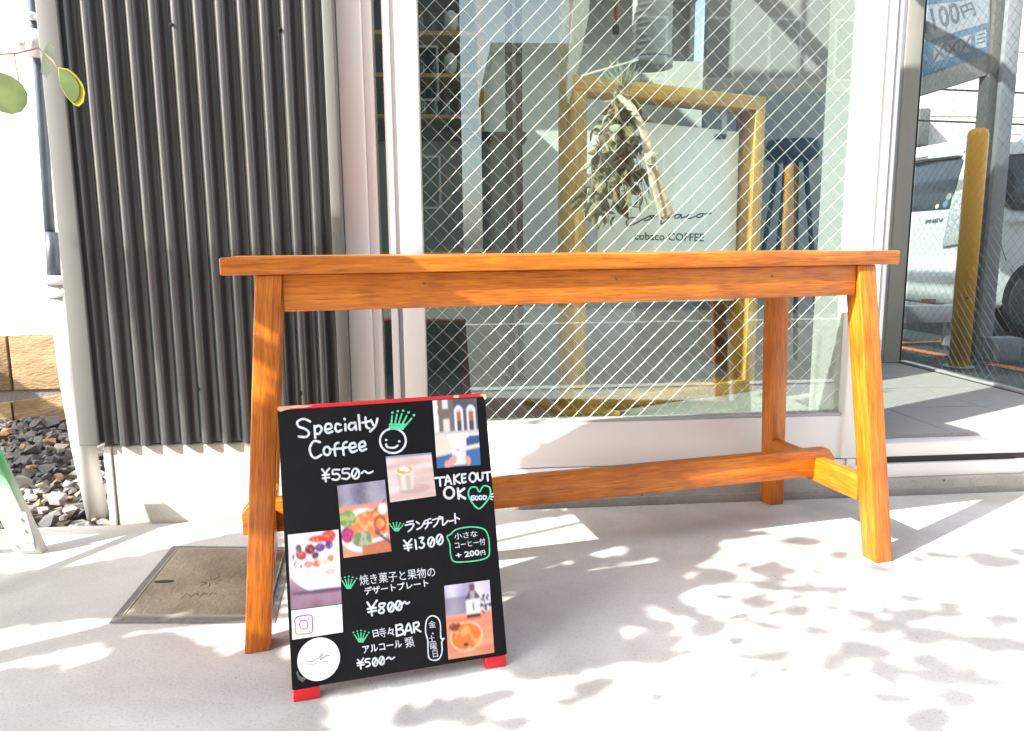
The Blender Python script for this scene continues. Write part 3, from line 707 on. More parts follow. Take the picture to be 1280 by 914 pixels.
chalk('chalk_lettering', [[(108, 155), (128, 178)], [(150, 148), (128, 178), (133, 210)], [(108, 184), (150, 178)], [(112, 199), (150, 193)], [(170, 152), (176, 202)],
    [(193, 142), (214, 140), (203, 163), (219, 175), (210, 195), (192, 193)], ell(257, 164, 17, 26), [(248, 184), (266, 146)], ell(303, 150, 17, 27), [(294, 171), (313, 130)]], C_, 2.3)
chalk('speech_bubble', [['c', (343, 135), (362, 122), (395, 95), (470, 82), (540, 92), (566, 130), (573, 190), (568, 240), (520, 262), (430, 272), (378, 268), (362, 230), (358, 175)]], C_, 1.7, M['green'])
chalk('chalk_lettering', [[(495, 345), (517, 380)], [(545, 335), (517, 380), (520, 413)], [(497, 380), (540, 373)], [(500, 396), (542, 388)],
    [(585, 350), (562, 352), (558, 366), (580, 382), (578, 398), (560, 400), (556, 386), (578, 368), (588, 352)], ell(618, 370, 16, 24), [(610, 390), (628, 352)], ell(658, 362, 16, 24), [(650, 382), (668, 344)], [(678, 352), (690, 342), (700, 352), (713, 345)]], D_, 2.5)
chalk('chalk_lettering', [[(445, 642), (460, 660)], [(475, 636), (460, 660), (462, 690)], [(443, 662), (476, 657)], [(445, 674), (478, 668)], [(508, 638), (488, 641), (487, 656), (504, 656), (508, 672), (490, 680)],
    ell(535, 655, 13, 21), [(528, 672), (542, 638)], ell(570, 648, 13, 21), [(563, 665), (577, 631)], [(595, 640), (608, 630), (620, 640), (636, 630)]], D_, 2.0)
chalk('speech_bubble', [['c', (258, 565), (290, 575), (306, 610), (308, 670), (312, 690), (326, 688), (314, 708), (316, 750), (306, 790), (282, 806), (250, 800), (240, 770), (238, 700), (226, 650), (232, 590)]], C_, 1.6)
def text_on(name, body, a, b, hgt, m, place, parent, bold=.018, shear=0, vertical=False):
    """flat lettering whose baseline runs from picture point a to b; hgt = letter height in picture px"""
    c = bpy.data.curves.new('lettering', 'FONT'); c.body = body; c.offset = bold; c.shear = shear; c.resolution_u = 2
    o = bpy.data.objects.new('lettering', c); COL.objects.link(o)
    bpy.context.view_layer.update(); dg = bpy.context.evaluated_depsgraph_get(); me = bpy.data.meshes.new_from_object(o.evaluated_get(dg))
    bpy.data.objects.remove(o); xs = [v.co.x for v in me.vertices]; x0, x1 = min(xs), max(xs)
    ys = [v.co.y for v in me.vertices]; y0, y1 = min(ys), max(ys)
    ax = Vector((b[0]-a[0], b[1]-a[1], 0)); up = Vector((ax.y, -ax.x, 0)).normalized()
    ps = []
    for v in me.vertices:
        q = Vector((a[0], a[1], 0))+ax*((v.co.x-x0)/(x1-x0))+up*((v.co.y-y0)/(y1-y0)*hgt)
        ps.append(place(q.x, q.y, .0006))
    ctr = sum(ps, Vector())/len(ps)
    for v, q in zip(me.vertices, ps): v.co = q-ctr
    me.materials.clear(); return link(name, me, parent, ctr, m)
def pc(k, x, y): return (k['off'][0]+x/k['sc'], k['off'][1]+y/k['sc'])
def ctext(body, k, a, b, h, bold=.03, name='chalk_lettering', m=None): return text_on(name, body, pc(k, *a), pc(k, *b), h, m or M['chalk'], bd, MBD, bold)
ctext('小さな', C_, (385, 152), (510, 134), 8.0, .005)
ctext('コーヒー付', C_, (388, 201), (553, 178), 8.6, .005)
ctext('+ 200', C_, (393, 254), (522, 236), 7.5, .03)
ctext('円', C_, (527, 238), (553, 232), 6.0, .02)
ctext('焼き菓子と果物の', D_, (458, 258), (850, 212), 13.0, .0)
ctext('デザートプレート', D_, (483, 308), (815, 263), 10.0, .02)
ctext('日', D_, (528, 528), (556, 522), 9, .02); ctext('寺', D_, (562, 530), (598, 522), 12, .0); ctext('々', D_, (603, 524), (640, 515), 11, .02)
chalk('chalk_lettering', [[(65, 615), (70, 673)], [(65, 618), (92, 612), (98, 628), (70, 642)], [(70, 642), (100, 640), (104, 662), (70, 674)], [(112, 668), (133, 607), (152, 658)], [(120, 648), (146, 642)], [(160, 605), (165, 655)], [(160, 606), (184, 600), (188, 618), (164, 632)], [(168, 632), (198, 650)]], C_, 2.4)
ctext('アルコール', D_, (475, 612), (678, 578), 9.5, .02); ctext('類', D_, (697, 584), (742, 574), 13, .0)
for ch, (x, y), s in (('金', (245, 632), 38), ('・', (262, 668), 10), ('土', (246, 710), 34), ('曜', (254, 752), 36), ('日', (268, 792), 27)):
    if ch == '・': chalk('chalk_lettering', [[(264, 660), (266, 662)]], C_, 1.8)
    else: ctext(ch, C_, (x, y), (x+s, y-s*.14), 8.6, .0)
# printed photos: a fine mosaic of coloured cells
def mixc(a, b, t): t = max(0, min(1, t)); return tuple(a[i]+(b[i]-a[i])*t for i in range(3))
def inel(x, y, cx, cy, rx, ry, soft=.06):
    d = sqrt(((x-cx)/rx)**2+((y-cy)/ry)**2); return max(0, min(1, (1-d)/soft+.5))
def nz(x, y, s, k=0): return noise.noise(Vector((x*s, y*s, k*7.3)))
def c8(r, g, b): return tuple(((v/255+.055)/1.055)**2.4 if v > 10 else v/255/12.92 for v in (r, g, b))
def photo(name, quad, fn, nx, ny):
    quad = [bd(u, v, .0003) for u, v in quad]   # TL TR BR BL
    vs = []; cols = []
    for j in range(ny+1):
        for i in range(nx+1):
            s, t = i/nx, j/ny; e = .014
            vs.append((quad[0]*(1-s)+quad[1]*s)*(1-t)+(quad[3]*(1-s)+quad[2]*s)*t); q4 = [fn(min(1, max(0, s+a*e)), min(1, max(0, t+b*e))) for a, b in ((-1, -.7), (1, -.5), (-.8, .8), (.9, .7), (0, 0), (0, 1.4))]; gr_ = 1+.10*noise.noise(Vector((s*60, t*80, nx))); cols.append(tuple(sum(k[c_] for k in q4)/6*gr_*.85 for c_ in range(3)))
    fs = [(j*(nx+1)+i, (j+1)*(nx+1)+i, (j+1)*(nx+1)+i+1, j*(nx+1)+i+1) for j in range(ny) for i in range(nx)]
    ctr = sum(vs, Vector())/len(vs); me = bpy.data.meshes.new(name); me.from_pydata([v-ctr for v in vs], [], fs)
    at = me.color_attributes.new('print', 'FLOAT_COLOR', 'POINT')
    for i, c in enumerate(cols): at.data[i].color = (c[0], c[1], c[2], 1)
    return link(name, me, MBD, ctr, M['print'])
def f_cup(x, y):
    c = mixc(c8(235, 225, 225), c8(130, 120, 125), .5+.6*nz(x, y, 4)) if y < .48 else c8(235, 215, 205)
    if y < .48:
        c = c8(120, 110, 108) if x < .45 else c8(90, 88, 100)
        if x < .1+.03*nz(x, y, 9): c = c8(245, 242, 245)
        for cx in (.57, .85):
            if abs(x-cx) < .1 and y > .10+((x-cx)/.1)**2*.06: c = c8(240, 238, 245)
            if abs(x-cx) < .055 and y > .15: c = c8(70, 75, 95) if y > .33 else c8(210, 205, 215) if y < .2 else c8(180, 110, 80)
        if abs(x-.28) < .07 and y > .29: c = c8(230, 220, 210)
        if abs(x-.27) < .06 and y < .14: c = c8(225, 222, 225)
    elif y < .56: c = mixc(c8(200, 195, 195), c8(240, 235, 232), (y-.48)*10)
    elif x > .7 and y < .68+.1*(1-x): c = c8(60, 90, 140)
    elif y > .84-.1*x: c = c8(70, 110, 165)
    else: c = c8(238, 220, 205)
    w_ = .19-.05*(y-.55)/.4
    if .57 < y < .98 and abs(x-.52) < w_: c = mixc(c8(252, 240, 240), c8(225, 205, 215), (x-.52)/w_*.5+.2)
    if .52 < y <= .585 and abs(x-.52) < .24: c = c8(250, 245, 248)
    if inel(x, y, .5, .76, .04, .02) > .5: c = c8(170, 170, 200)
    for cx, cy in ((.33, .93), (.40, .89), (.72, .93), (.24, .97)):
        if inel(x, y, cx, cy, .06, .07) > .5: c = c8(240, 165, 150)
    return c
def f_latte(x, y):
    c = mixc(c8(240, 222, 222), c8(215, 185, 178), .5+1.1*nz(x*.5, y*3, 2)+.3*(x+y-1))
    if y < .05: c = c8(150, 150, 180)
    if inel(x, y, .55, .78, .3, .10, .5) > .3: c = mixc(c, c8(190, 150, 150), .5)
    w_ = .19-.12*(y-.35)
    if .36 < y < .78 and abs(x-.38) < w_: c = mixc(c8(235, 225, 210), c8(200, 185, 175), .5+.5*sin((x-.38)*30))
    if inel(x, y, .38, .35, .20, .11) > .5: c = c8(242, 232, 215)
    if inel(x, y, .38, .34, .175, .09) > .5: c = c8(222, 175, 115)
    if inel(x, y, .36, .31, .09, .045) > .5 or inel(x, y, .43, .35, .06, .03) > .5: c = c8(250, 245, 235)
    return c
def f_lunch(x, y):
    c = mixc(c8(90, 85, 115), c8(165, 160, 180), .5+.9*nz(x, y, 3)+.4*x)
    if y > .30: c = c8(225, 150, 120)
    if inel(x, y, .45, .66, .52, .30, .05) > .5: c = c8(240, 238, 245)
    if inel(x, y, .62, .60, .42, .2, .05) > .5 and y > .4: c = c8(235, 130, 60) if nz(x, y, 9) > -.1 else c8(245, 175, 110)
    if inel(x, y, .15, .48, .18, .12) > .5: c = c8(120, 150, 70) if nz(x, y, 14) > 0 else c8(170, 190, 110)
    if inel(x, y, .12, .70, .13, .11) > .5: c = c8(200, 40, 120) if nz(x, y, 14) > -.1 else c8(140, 30, 90)
    if inel(x, y, .42, .78, .22, .11) > .5: c = c8(175, 185, 145) if nz(x, y, 16, 2) > 0 else c8(120, 140, 95)
    if inel(x, y, .82, .60, .14, .12) > .5 and inel(x, y, .82, .60, .09, .07) < .5: c = c8(190, 70, 40)
    if abs((y-.40)-(.75-x)*.55) < .012 and .65 < x < .98: c = c8(60, 40, 40)
    if inel(x, y, .9, .40, .1, .08) > .5: c = c8(235, 230, 235)
    if y > .93-.12*x and x > .4: c = c8(200, 110, 75)
    if x > .7 and abs(y-.70-(x-.7)*.6) < .025: c = c8(70, 70, 95)
    return mixc(c, c8(255, 250, 250), .08*nz(x, y, 20)+.04)
def f_dessert(x, y):
    c = mixc(c8(235, 228, 235), c8(205, 195, 205), y) if y < .2 else c8(170, 130, 150)
    c = mixc(c8(240, 236, 240), c8(150, 115, 135), (y-.15)*1.6) if y > .6 or y < .2 else c8(215, 205, 215)
    if y > .75: c = mixc(c8(120, 85, 110), c8(175, 140, 160), .5+nz(x, y, 3)+.2*x)
    if inel(x, y, .72, .42, .74, .40, .04) > .5: c = c8(248, 245, 248)
    if inel(x, y, .72, .80, .70, .03) > .5: c = c8(110, 80, 105)
    for cx, cy, rx, ry, cc in ((.62, .10, .22, .05, (235, 70, 40)), (.8, .08, .14, .09, (225, 60, 40)), (.42, .23, .1, .07, (140, 25, 60)), (.62, .22, .1, .06, (110, 60, 150)), (.25, .30, .1, .06, (225, 80, 60)),
        (.52, .32, .07, .05, (60, 25, 70)), (.80, .2, .08, .06, (90, 60, 140)), (.38, .43, .09, .05, (240, 150, 130)), (.55, .43, .09, .05, (235, 110, 80)), (.8, .56, .11, .04, (245, 200, 185)), (.82, .38, .07, .05, (230, 140, 110)),
        (.2, .2, .06, .05, (70, 60, 60)), (.68, .42, .12, .04, (225, 215, 190))):
        if inel(x, y, cx, cy, rx, ry) > .5: c = mixc(c8(*cc), c8(255, 255, 255), max(0, .5*nz(x, y, 22)))
    if inel(x, y, .2, .36, .16, .12) > .5 and nz(x, y, 28) > .15: c = c8(60, 50, 60)
    return c
def f_whisky(x, y):
    c = mixc(c8(165, 160, 195), c8(225, 220, 235), .5+nz(x, y, 3)+.5*x-.2)
    if y < .42 and y > .18 and x < .45: c = mixc(c, c8(110, 95, 120), .6)
    if y > .42: c = mixc(c8(240, 165, 135), c8(220, 120, 90), .5+.8*nz(x*.6, y*5, 3))
    if inel(x, y, .88, .32, .13, .14) > .5 and nz(x, y, 22) > 0: c = c8(40, 50, 55)
    if inel(x, y, .42, .73, .34, .19, .03) > .5: c = c8(235, 120, 50) if nz(x, y, 7) > -.15 else c8(245, 165, 95)
    if .96 < sqrt(((x-.42)/.34)**2+((y-.73)/.19)**2) < 1.05: c = c8(250, 205, 170)
    if inel(x, y, .18, .58, .13, .06) > .5 and nz(x, y, 22, 3) > -.2: c = c8(130, 60, 50)
    if inel(x, y, .4, .84, .06, .025) > .5: c = c8(50, 40, 70)
    if abs(x-.60) < .06 and .02 < y < .14: c = c8(120, 70, 75)
    if abs(x-.60) < .06+.1*min(1, max(0, (y-.12)*12)) and .12 < y < .24: c = c8(85, 80, 90) if abs(x-.6) > .05 else c8(170, 160, 170)
    if abs(x-.60) < .155 and .24 <= y < .44: c = c8(235, 228, 225)
    if abs(x-.62) < .025 and .27 < y < .40 and nz(x, y, 40) > -.1: c = c8(60, 55, 60)
    if abs(x-.60) < .155 and .44 <= y < .49: c = c8(70, 30, 35)
    return c
photo('menu_photo', [pc(B_, 277, 95), pc(B_, 528, 80), pc(B_, 553, 463), pc(B_, 303, 482)], f_cup, 70, 104)
photo('menu_photo', [pc(B_, 10, 415), pc(B_, 270, 392), pc(B_, 298, 640), pc(B_, 35, 677)], f_latte, 70, 68)
photo('menu_photo', [pc(A_, 372, 582), pc(A_, 645, 548), pc(D_, 620, 80), pc(D_, 372, 115)], f_lunch, 74, 104)
photo('menu_photo', [pc(A_, 90, 862), pc(A_, 380, 832), pc(D_, 362, 352), pc(D_, 98, 385)], f_dessert, 74, 104)
photo('menu_photo', [pc(C_, 327, 402), pc(C_, 573, 370), pc(C_, 600, 765), pc(C_, 350, 803)], f_whisky, 68, 104)
prism('account_card', [bd(*pc(D_, x, y), .0002) for x, y in ((100, 388), (363, 355), (369, 500), (105, 540))], bn, .0003, M['sticker'], MBD)
def f_ig(x, y):     # diagonal pink to orange to violet of the camera icon
    return mixc(mixc(c8(95, 70, 215), c8(225, 50, 120), (x+y)*.75), c8(250, 165, 60), max(0, (1-x)*.6+y-.75))
ig = MB()
def icon():
    mb = MB(); W3 = 9
    ribbon(mb, [pc(D_, *q) for q in ((135, 420), (166, 414), (198, 411), (209, 425), (210, 460), (211, 492), (198, 506), (165, 509), (133, 511), (122, 498), (121, 465), (119, 435))], 1.3, lambda u, v, h: bd(u, v, h+.0006), True, True)
    ribbon(mb, [pc(D_, 165+22*cos(t), 461+23*sin(t)) for t in [k*pi/6 for k in range(12)]], 1.2, lambda u, v, h: bd(u, v, h+.0006), True, True)
    ribbon(mb, [pc(D_, 190, 433), pc(D_, 192, 434)], 1.2, lambda u, v, h: bd(u, v, h+.0006), False)
    me = bpy.data.meshes.new('camera_icon'); c = sum(mb.v, Vector())/len(mb.v)
    at_ = [proj(v) for v in mb.v]; me.from_pydata([v-c for v in mb.v], [], mb.f)
    at = me.color_attributes.new('print', 'FLOAT_COLOR', 'POINT')
    for i, q in enumerate(at_):
        x = ((q[0]-D_['off'][0])*D_['sc']-120)/92; y = ((q[1]-D_['off'][1])*D_['sc']-412)/98
        at.data[i].color = (*f_ig(x, y), 1)
    link('camera_icon', me, MBD, c, M['print'])
icon()
cc = bd(398.5, 824, .0002)
r_ = .0345
prism('round_sticker', [cc+bw*r_*cos(t)+bu*r_*sin(t) for t in [2*pi*k/40 for k in range(40)]], bn, .0004, M['sticker'], MBD)
stk = lambda u, v, h: bd(u, v, h+.0008)
strokes('sticker_lettering', [[(175, 655), (190, 648), (205, 655), (222, 640), (238, 638), (262, 612), (250, 645), (275, 625), (298, 622)], [(210, 640), (214, 636)]], .55, M['ink'], stk, MBD, D_['off'], D_['sc'])
text_on('sticker_lettering', 'cobaco COFFEE', pc(D_, 186, 672), pc(D_, 294, 655), 1.7, M['greyink'], lambda u, v, h: bd(u, v, .0009), MBD, 0)
# ------------------------------------------------------------------ green stand at the far left
G = thing('green_sign_stand', 'pale metal sign stand with green panel at the left edge before the gravel', 'sign', (-1.02, 1.86, 0))
g0 = onZ(41, 690); dirn = Vector((-.30, -.03, 1)).normalized()
beam('leg', g0, g0+dirn*.38, .056, .030, M['fade'], G, up=(0, -1, 0), ends=(0.0, .35), bevel=.002)
h0 = g0+Vector((-.62, -.03, 0))
beam('leg', h0, h0+Vector((.10, -.03, 1)).normalized()*.37, .040, .026, M['fade'], G, up=(0, -1, 0), ends=(0.0, .35), bevel=.002)
q = g0+Vector((-.035, -.003, .035)); beam('bottom_rail', q, h0+Vector((.03, 0, .035)), .020, .024, M['lightmetal'], G)
mb = MB(); e = g0+Vector((-.012, -.0235, .0))
v0 = onP(18, 643, e, (0, 1, 0)); 
mb.box(onP(16, 689, e, (0, 1, 0)), onP(42, 677, e, (0, 1, 0))+Vector((0, .003, 0)))
mb.build('bracket', M['lightmetal'], G)
br = [onP(x, y, e, (0, 1, 0)) for x, y in ((17, 640), (33, 640), (43, 676), (42, 678.5), (27, 678.5))]
prism('bracket', br, (0, -1, 0), .003, M['lightmetal'], G)
for x, y in ((25.5, 649), (30, 663), (17, 681)):
    c = onP(x, y, e+Vector((0, -.003, 0)), (0, 1, 0)); MB().tube([c, c+Vector((0, -.004, 0))], .0042, 8).build('bolt', M['clamp'], G)
prism('sign_panel', [g0+dirn*.20+Vector((-.02, .004, 0)), h0+Vector((.05, .004, .19)), h0+Vector((.08, -.01, .33)), g0+dirn*.345+Vector((-.02, -.01, 0))], (0, 1, 0), .006, M['gr'], G)
for a in (g0, h0): beam('rear_leg', a+Vector((-.03, .0, 0))+Vector((0, -.32, 0)), a+dirn*.34+Vector((-.03, -.03, 0)), .022, .022, M['lightmetal'], G, up=(0, -1, 0), ends=(0, .32), bevel=.001)
# ------------------------------------------------------------------ things inside the shop
FX, FY, FA, FW, FH, FZ = .393, 2.339, .409, .794, 1.045, .200
fe1 = Vector((cos(FA), sin(FA), 0)); fe2 = Vector((-sin(FA), cos(FA), 0))
def fp(a, d, z): return Vector((FX, FY, 0))+fe1*a+fe2*d+Vector((0, 0, z))
FR = thing('wooden_display_frame', 'pale wooden box frame standing on the shop floor around the white cafe sign', 'display frame', (FX+.35, FY+.2, FZ))
th = .046; dp = .095
beam('post', fp(.023, dp/2, FZ), fp(.023, dp/2, FZ+FH-th), dp, th, M['wood2'], FR, up=fe1)
beam('post', fp(FW-.023, dp/2, FZ), fp(FW-.023, dp/2, FZ+FH-th), dp, th, M['wood2'], FR, up=fe1)
beam('top_bar', fp(0, dp/2, FZ+FH-th/2), fp(FW, dp/2, FZ+FH-th/2), dp, th, M['wood2'], FR)
beam('bottom_bar', fp(th+.001, dp/2, FZ+th/2), fp(FW-th-.001, dp/2, FZ+th/2), dp, th, M['wood2'], FR)
s0 = onZ(652, 512, .206); s1 = onZ(770, 521, .206)
prism('foot_board', [onZ(655, 505, .2005), onZ(712, 508, .2005), onZ(775, 520, .2005), onZ(700, 519, .2005)], (0, 0, 1), .016, M['wood2'], FR, .002)
# hanging sign
n_ = -fe2
def sgn(u, v, h=0): return onP(u, v, fp(0, .06, 0)-fe2*h, fe2)
cs = [sgn(750, 147), sgn(924, 165), sgn(918, 376), sgn(745, 379)]
HS = thing('cafe_sign', 'white cafe sign board hanging by a metal strap inside the wooden frame', 'sign', (sum(cs, Vector())/4))
prism('sign_board', cs, fe2, .006, M['printwhite'], HS, .001)
sp_ = lambda u, v, h: sgn(u, v, h+.0006)
prism('strap', [sgn(902, 112, .004), sgn(908.5, 112, .004), sgn(909, 172, .004), sgn(896, 172, .004), sgn(902, 163, .004)], fe2, .003, M['lightmetal'], HS)
prism('strap_hook', [sgn(896, 168, .008), sgn(908, 168, .008), sgn(907, 174, .008), sgn(895, 174, .008)], fe2, .004, M['bolt'], HS)
E_ = ((700, 70), 3.515)
strokes('script_lettering', [[(335, 712), (310, 712), (292, 728), (297, 746), (322, 740), (352, 725), (368, 714)], [(395, 703), (372, 716), (374, 724), (395, 718), (415, 703), (395, 703), (412, 712), (440, 690)],
    [(470, 660), (452, 700), (444, 738), (462, 728), (478, 712), (462, 708), (480, 712), (500, 700)], [(528, 696), (508, 700), (505, 712), (520, 712), (532, 698), (534, 712), (552, 706)], [(578, 696), (562, 700), (558, 712), (572, 714), (595, 704)], [(618, 694), (602, 700), (604, 710), (622, 706), (628, 694), (614, 693), (640, 694), (664, 692)]], 1.5, M['ink'], sp_, HS, *E_)
text_on('name_lettering', 'cobaco COFFEE', (793, 300), (880, 302), 10, M['ink'], lambda u, v, h: sgn(u, v, .0012), HS, .012)
# dried flower swag hanging against the window
SW = thing('dried_flower_swag', 'bunch of dried eucalyptus and flowers tied with a pale ribbon hanging behind the window', 'dried flowers', onY(780, 110, 2.19))
def leafmesh(w_, l_, m, curl=.15, n=5, tipr=.9, name='leaf'):
    vs = []; fs = []
    for i in range(n+1):
        t = i/n; ww = w_/2*sin(pi*min(1, max(.02, t**tipr)))**.75 if 0 < t < 1 else .0006
        zc = curl*l_*sin(pi*t)*.4-curl*l_*t*t
        vs += [(-ww, l_*t, zc+ww*.25), (0, l_*t, zc), (ww, l_*t, zc+ww*.25)]
    k = len(vs); vs += [(a, b, c-.0004) for a, b, c in vs]
    for i in range(n):
        for j in (0, 1): q = i*3+j; fs += [(q, q+1, q+4, q+3), (k+q, k+q+3, k+q+4, k+q+1)]
        fs += [(i*3, i*3+3, k+i*3+3, k+i*3), (i*3+2, k+i*3+2, k+i*3+5, i*3+5)]
    me = bpy.data.meshes.new(name); me.from_pydata(vs, [], fs); me.materials.append(m)
    me.polygons.foreach_set('use_smooth', [True]*len(me.polygons)); return me
LM = [leafmesh(.026, .034, M['dry1']), leafmesh(.030, .036, M['dry3'], .1), leafmesh(.016, .045, M['dry2'], .3), leafmesh(.020, .050, M['dry1'], .25), leafmesh(.010, .040, M['dry3'], .4)]
hang = onY(775, 118, 2.19)
mb = MB(); ends = []
for k in range(26):
    u = random.uniform(728, 812); v = random.uniform(190, 282)
    if u > 790: v = random.uniform(170, 265)
    e = onY(u, v, 2.19+random.uniform(-.03, .05)); mid = (hang+e)/2+Vector(((e.x-hang.x)*.25, random.uniform(-.02, .02), 0)); ends.append((mid, e))
    mb.tube([hang+Vector((random.uniform(-.01, .01), 0, .05)), hang, mid, e], [.0012, .0012, .001, .0006], 5)
mb.build('stems', M['dry2'], SW, True, 'stuff')
from mathutils import Euler
for i in range(295):
    mid, e = random.choice(ends); t = random.random()**.8
    p = (hang*(1-t)+mid*t) if t < .35 else mid.lerp(e, (t-.35)/.65)
    if random.random() < .1: p = hang.lerp(mid, .8)
    p = p+Vector((random.gauss(0, .010), random.gauss(0, .012), random.gauss(0, .012)))
    q = proj(p)
    right = q[0] > 785
    if q[0] > 778 and q[1] > 252: p = p+Vector((-.07, 0, .03))
    o = bpy.data.objects.new('leaf', random.choice([LM[1], LM[4], LM[2]] if right else LM)); COL.objects.link(o); o.parent = SW
    o.location = p-Vector(SW.location); o.rotation_euler = (random.uniform(-2.6, -.6), random.uniform(-.8, .8), random.uniform(-3.1, 3.1)); s = random.uniform(.9, 1.5); o.scale = (s, s, s)
mb = MB()
for k in range(60):   # fine dried sprigs above the knot and at the right
    if k < 30: a = hang+Vector((random.uniform(-.03, .03), random.uniform(-.02, .02), 0)); e = a+Vector((random.uniform(-.05, .05), random.uniform(-.02, .02), random.uniform(.03, .10)))
    else: a = onY(random.uniform(785, 812), random.uniform(190, 240), 2.2); e = a+Vector((random.uniform(-.01, .035), 0, random.uniform(-.04, -.01)))
    mb.tube([a, (a+e)/2+Vector((0, 0, .006)), e], .0009, 4)
mb.build('sprigs', M['dry3'], SW, True, 'stuff')
rb = [onY(u, v, 2.165) for u, v in ((776, 122), (790, 136), (800, 160), (806, 188), (812, 205), (818, 232), (826, 262), (838, 264))]
prism('ribbon', [onY(u, v, 2.165) for u, v in ((770, 120), (782, 116), (795, 134), (808, 158), (816, 188), (826, 222), (843, 268), (826, 276), (818, 245), (810, 215), (804, 190), (800, 165), (788, 140))], (0, 1, 0), .004, M['cloth'], SW, .001)
prism('ribbon_tail', [onY(u, v, 2.158) for u, v in ((806, 192), (822, 189), (824, 194), (814, 198), (822, 232), (832, 272), (824, 270), (812, 225), (807, 200))], (0, 1, 0), .003, M['cloth'], SW, .001)
beam('hanging_rod', onY(727, 95, 2.19), onY(798, 75, 2.22), .006, .006, M['paper'], SW, bevel=.001)
# wrapped pampas bunch, upper left of the frame
PW = thing('wrapped_pampas', 'pale paper cone with straw tips hanging left of the dried flowers', 'dried flowers', onY(715, 60, 2.35))
prism('paper_cone', [onY(u, v, 2.35) for u, v in ((722, -60), (742, -60), (736, 20), (722, 90), (712, 130), (708, 120), (710, 70), (716, 10))], (0, 1, 0), .02, M['paper'], PW, .003)
mb = MB()
for k in range(40):
    a = onY(random.uniform(709, 722), random.uniform(60, 110), 2.36); mb.tube([a, a+Vector((random.uniform(-.03, .01), random.uniform(-.01, .02), -random.uniform(.08, .19)))], .001, 4)
for k in range(30):
    a = onY(random.uniform(700, 712), random.uniform(-40, 60), 2.36); mb.tube([a, a+Vector((random.uniform(-.02, .01), 0, -random.uniform(.1, .2)))], .0009, 4)
mb.build('straw', M['straw'], PW, True, 'stuff')
# shelf unit with jars
SH = thing('wall_shelf', 'wooden shelf unit of glass jars at the upper left inside the shop', 'shelf', (-.15, 3.6, .2))
sx1 = onY(596, 60, 3.6).x
for i, zz in enumerate((1.694, 1.512, 1.332)): box('shelf_board', (-.75, 3.6, zz-.012), (sx1, 3.86, zz+.006), M['wood2'], SH)
box('upright', (sx1+.001, 3.6, .2), (sx1+.03, 3.86, 2.3), M['wood2'], SH); box('upright', (-.79, 3.6, .2), (-.751, 3.86, 2.3), M['wood2'], SH)
box('back_board', (-.79, 3.865, .2), (sx1+.03, 3.9, 2.3), M['trimdark'], SH)
def jar(x, y, z, h, r, m, label, grp):
    t = MB().lathe((x, y, z), [(r*.9, 0), (r, h*.06), (r, h*.7), (r*.75, h*.82), (r*.72, h)], 14)
    T_ = thing('glass_jar', label, 'jar', (x, y, z), grp); t.build('jar_body', m, T_, True)
    MB().lathe((x, y, z+h+.0005), [(r*.78, 0), (r*.78, h*.1), (r*.5, h*.12)], 14).build('lid', M['wooddark'], T_, True)
for i, zz in enumerate((1.7005, 1.5185, 1.3385)):
    for j in range(5):
        x = -.10+j*.058
        if x > sx1-.03: continue
        lab = ['top', 'middle', 'bottom'][i]
        jar(x, 3.66+.02*(j % 2), zz, .085 if i < 2 else .10, .022, M['jar'], ['leftmost', 'second', 'third', 'rightmost'][min(j, 3)]+' small glass jar in the row on the %s shelf board inside the shop' % lab, 'jars on the %s shelf board' % lab)
for i, (u, v) in enumerate(((564, 26), (563, 75))):
    p = onY(u, v, 3.62); r = .030
    t = thing('glass_dome', ['white oval glass globe among the jars on the topmost shelf board', 'white oval glass globe among the jars on the middle shelf board'][i], 'glass globe', (p.x, p.y, (1.7005, 1.5185)[i]))
    MB().lathe((p.x, 3.62, (1.7005, 1.5185)[i]), [(.012, 0), (.026, .015), (.031, .045), (.027, .075), (.012, .09)], 16).build('globe', M['paper'], t, True)
# counter, column, duct, stool
CT = thing('shop_counter', 'grey green counter with a black edge at the left inside the shop', 'counter', (-.2, 3.1, .2))
box('counter_front', (-.75, 3.20, .2), (.315, 3.24, 1.165), M['counter'], CT); box('counter_top', (-.77, 3.17, 1.1665), (.335, 3.58, 1.20), M['black'], CT, .002)
CLm = thing('black_column', 'slim black steel column standing at the end of the shop counter', 'column', (.27, 3.02, .2))
box('shaft', (.240, 3.0, .206), (.262, 3.06, 2.74), M['black'], CLm); box('shaft', (.277, 3.0, .206), (.300, 3.06, 2.74), M['black'], CLm)
box('core', (.2622, 3.01, .206), (.2768, 3.05, 2.74), M['alug'], CLm); box('base_plate', (.22, 2.98, .2005), (.32, 3.08, .2055), M['black'], CLm)
DU = thing('spiral_duct', 'shiny ribbed steel duct hanging from the ceiling behind the window', 'duct', (.91, 3.4, 2.7))
prof = [(.085, 0)]
for k in range(48): prof += [(.085, k*.025), (.088, k*.025+.004), (.085, k*.025+.008)]
MB().lathe((.91, 3.4, 1.545), prof[1:], 24).build('duct_body', M['steel'], DU, True)
MB().lathe((.91, 3.4, 1.50), [(.06, 0), (.092, .006), (.092, .04), (.06, .042)], 24).build('duct_collar', M['steel'], DU, True)
PT = thing('grey_partition', 'frosted grey partition panel standing on the shop floor behind the hanging sign', 'partition', (1.1, 3.6, .2))
pa = onY(802, 76, 3.7); pb = onY(903, 340, 3.7)
box('panel', (pa.x, 3.7, .23), (pb.x, 3.73, pa.z), M['inwall'], PT); box('edge_post', (pb.x+.001, 3.69, .2005), (pb.x+.03, 3.74, onY(903, 33, 3.7).z), M['alu'], PT); box('base', (pa.x, 3.68, .2005), (pb.x, 3.75, .2295), M['alug'], PT)
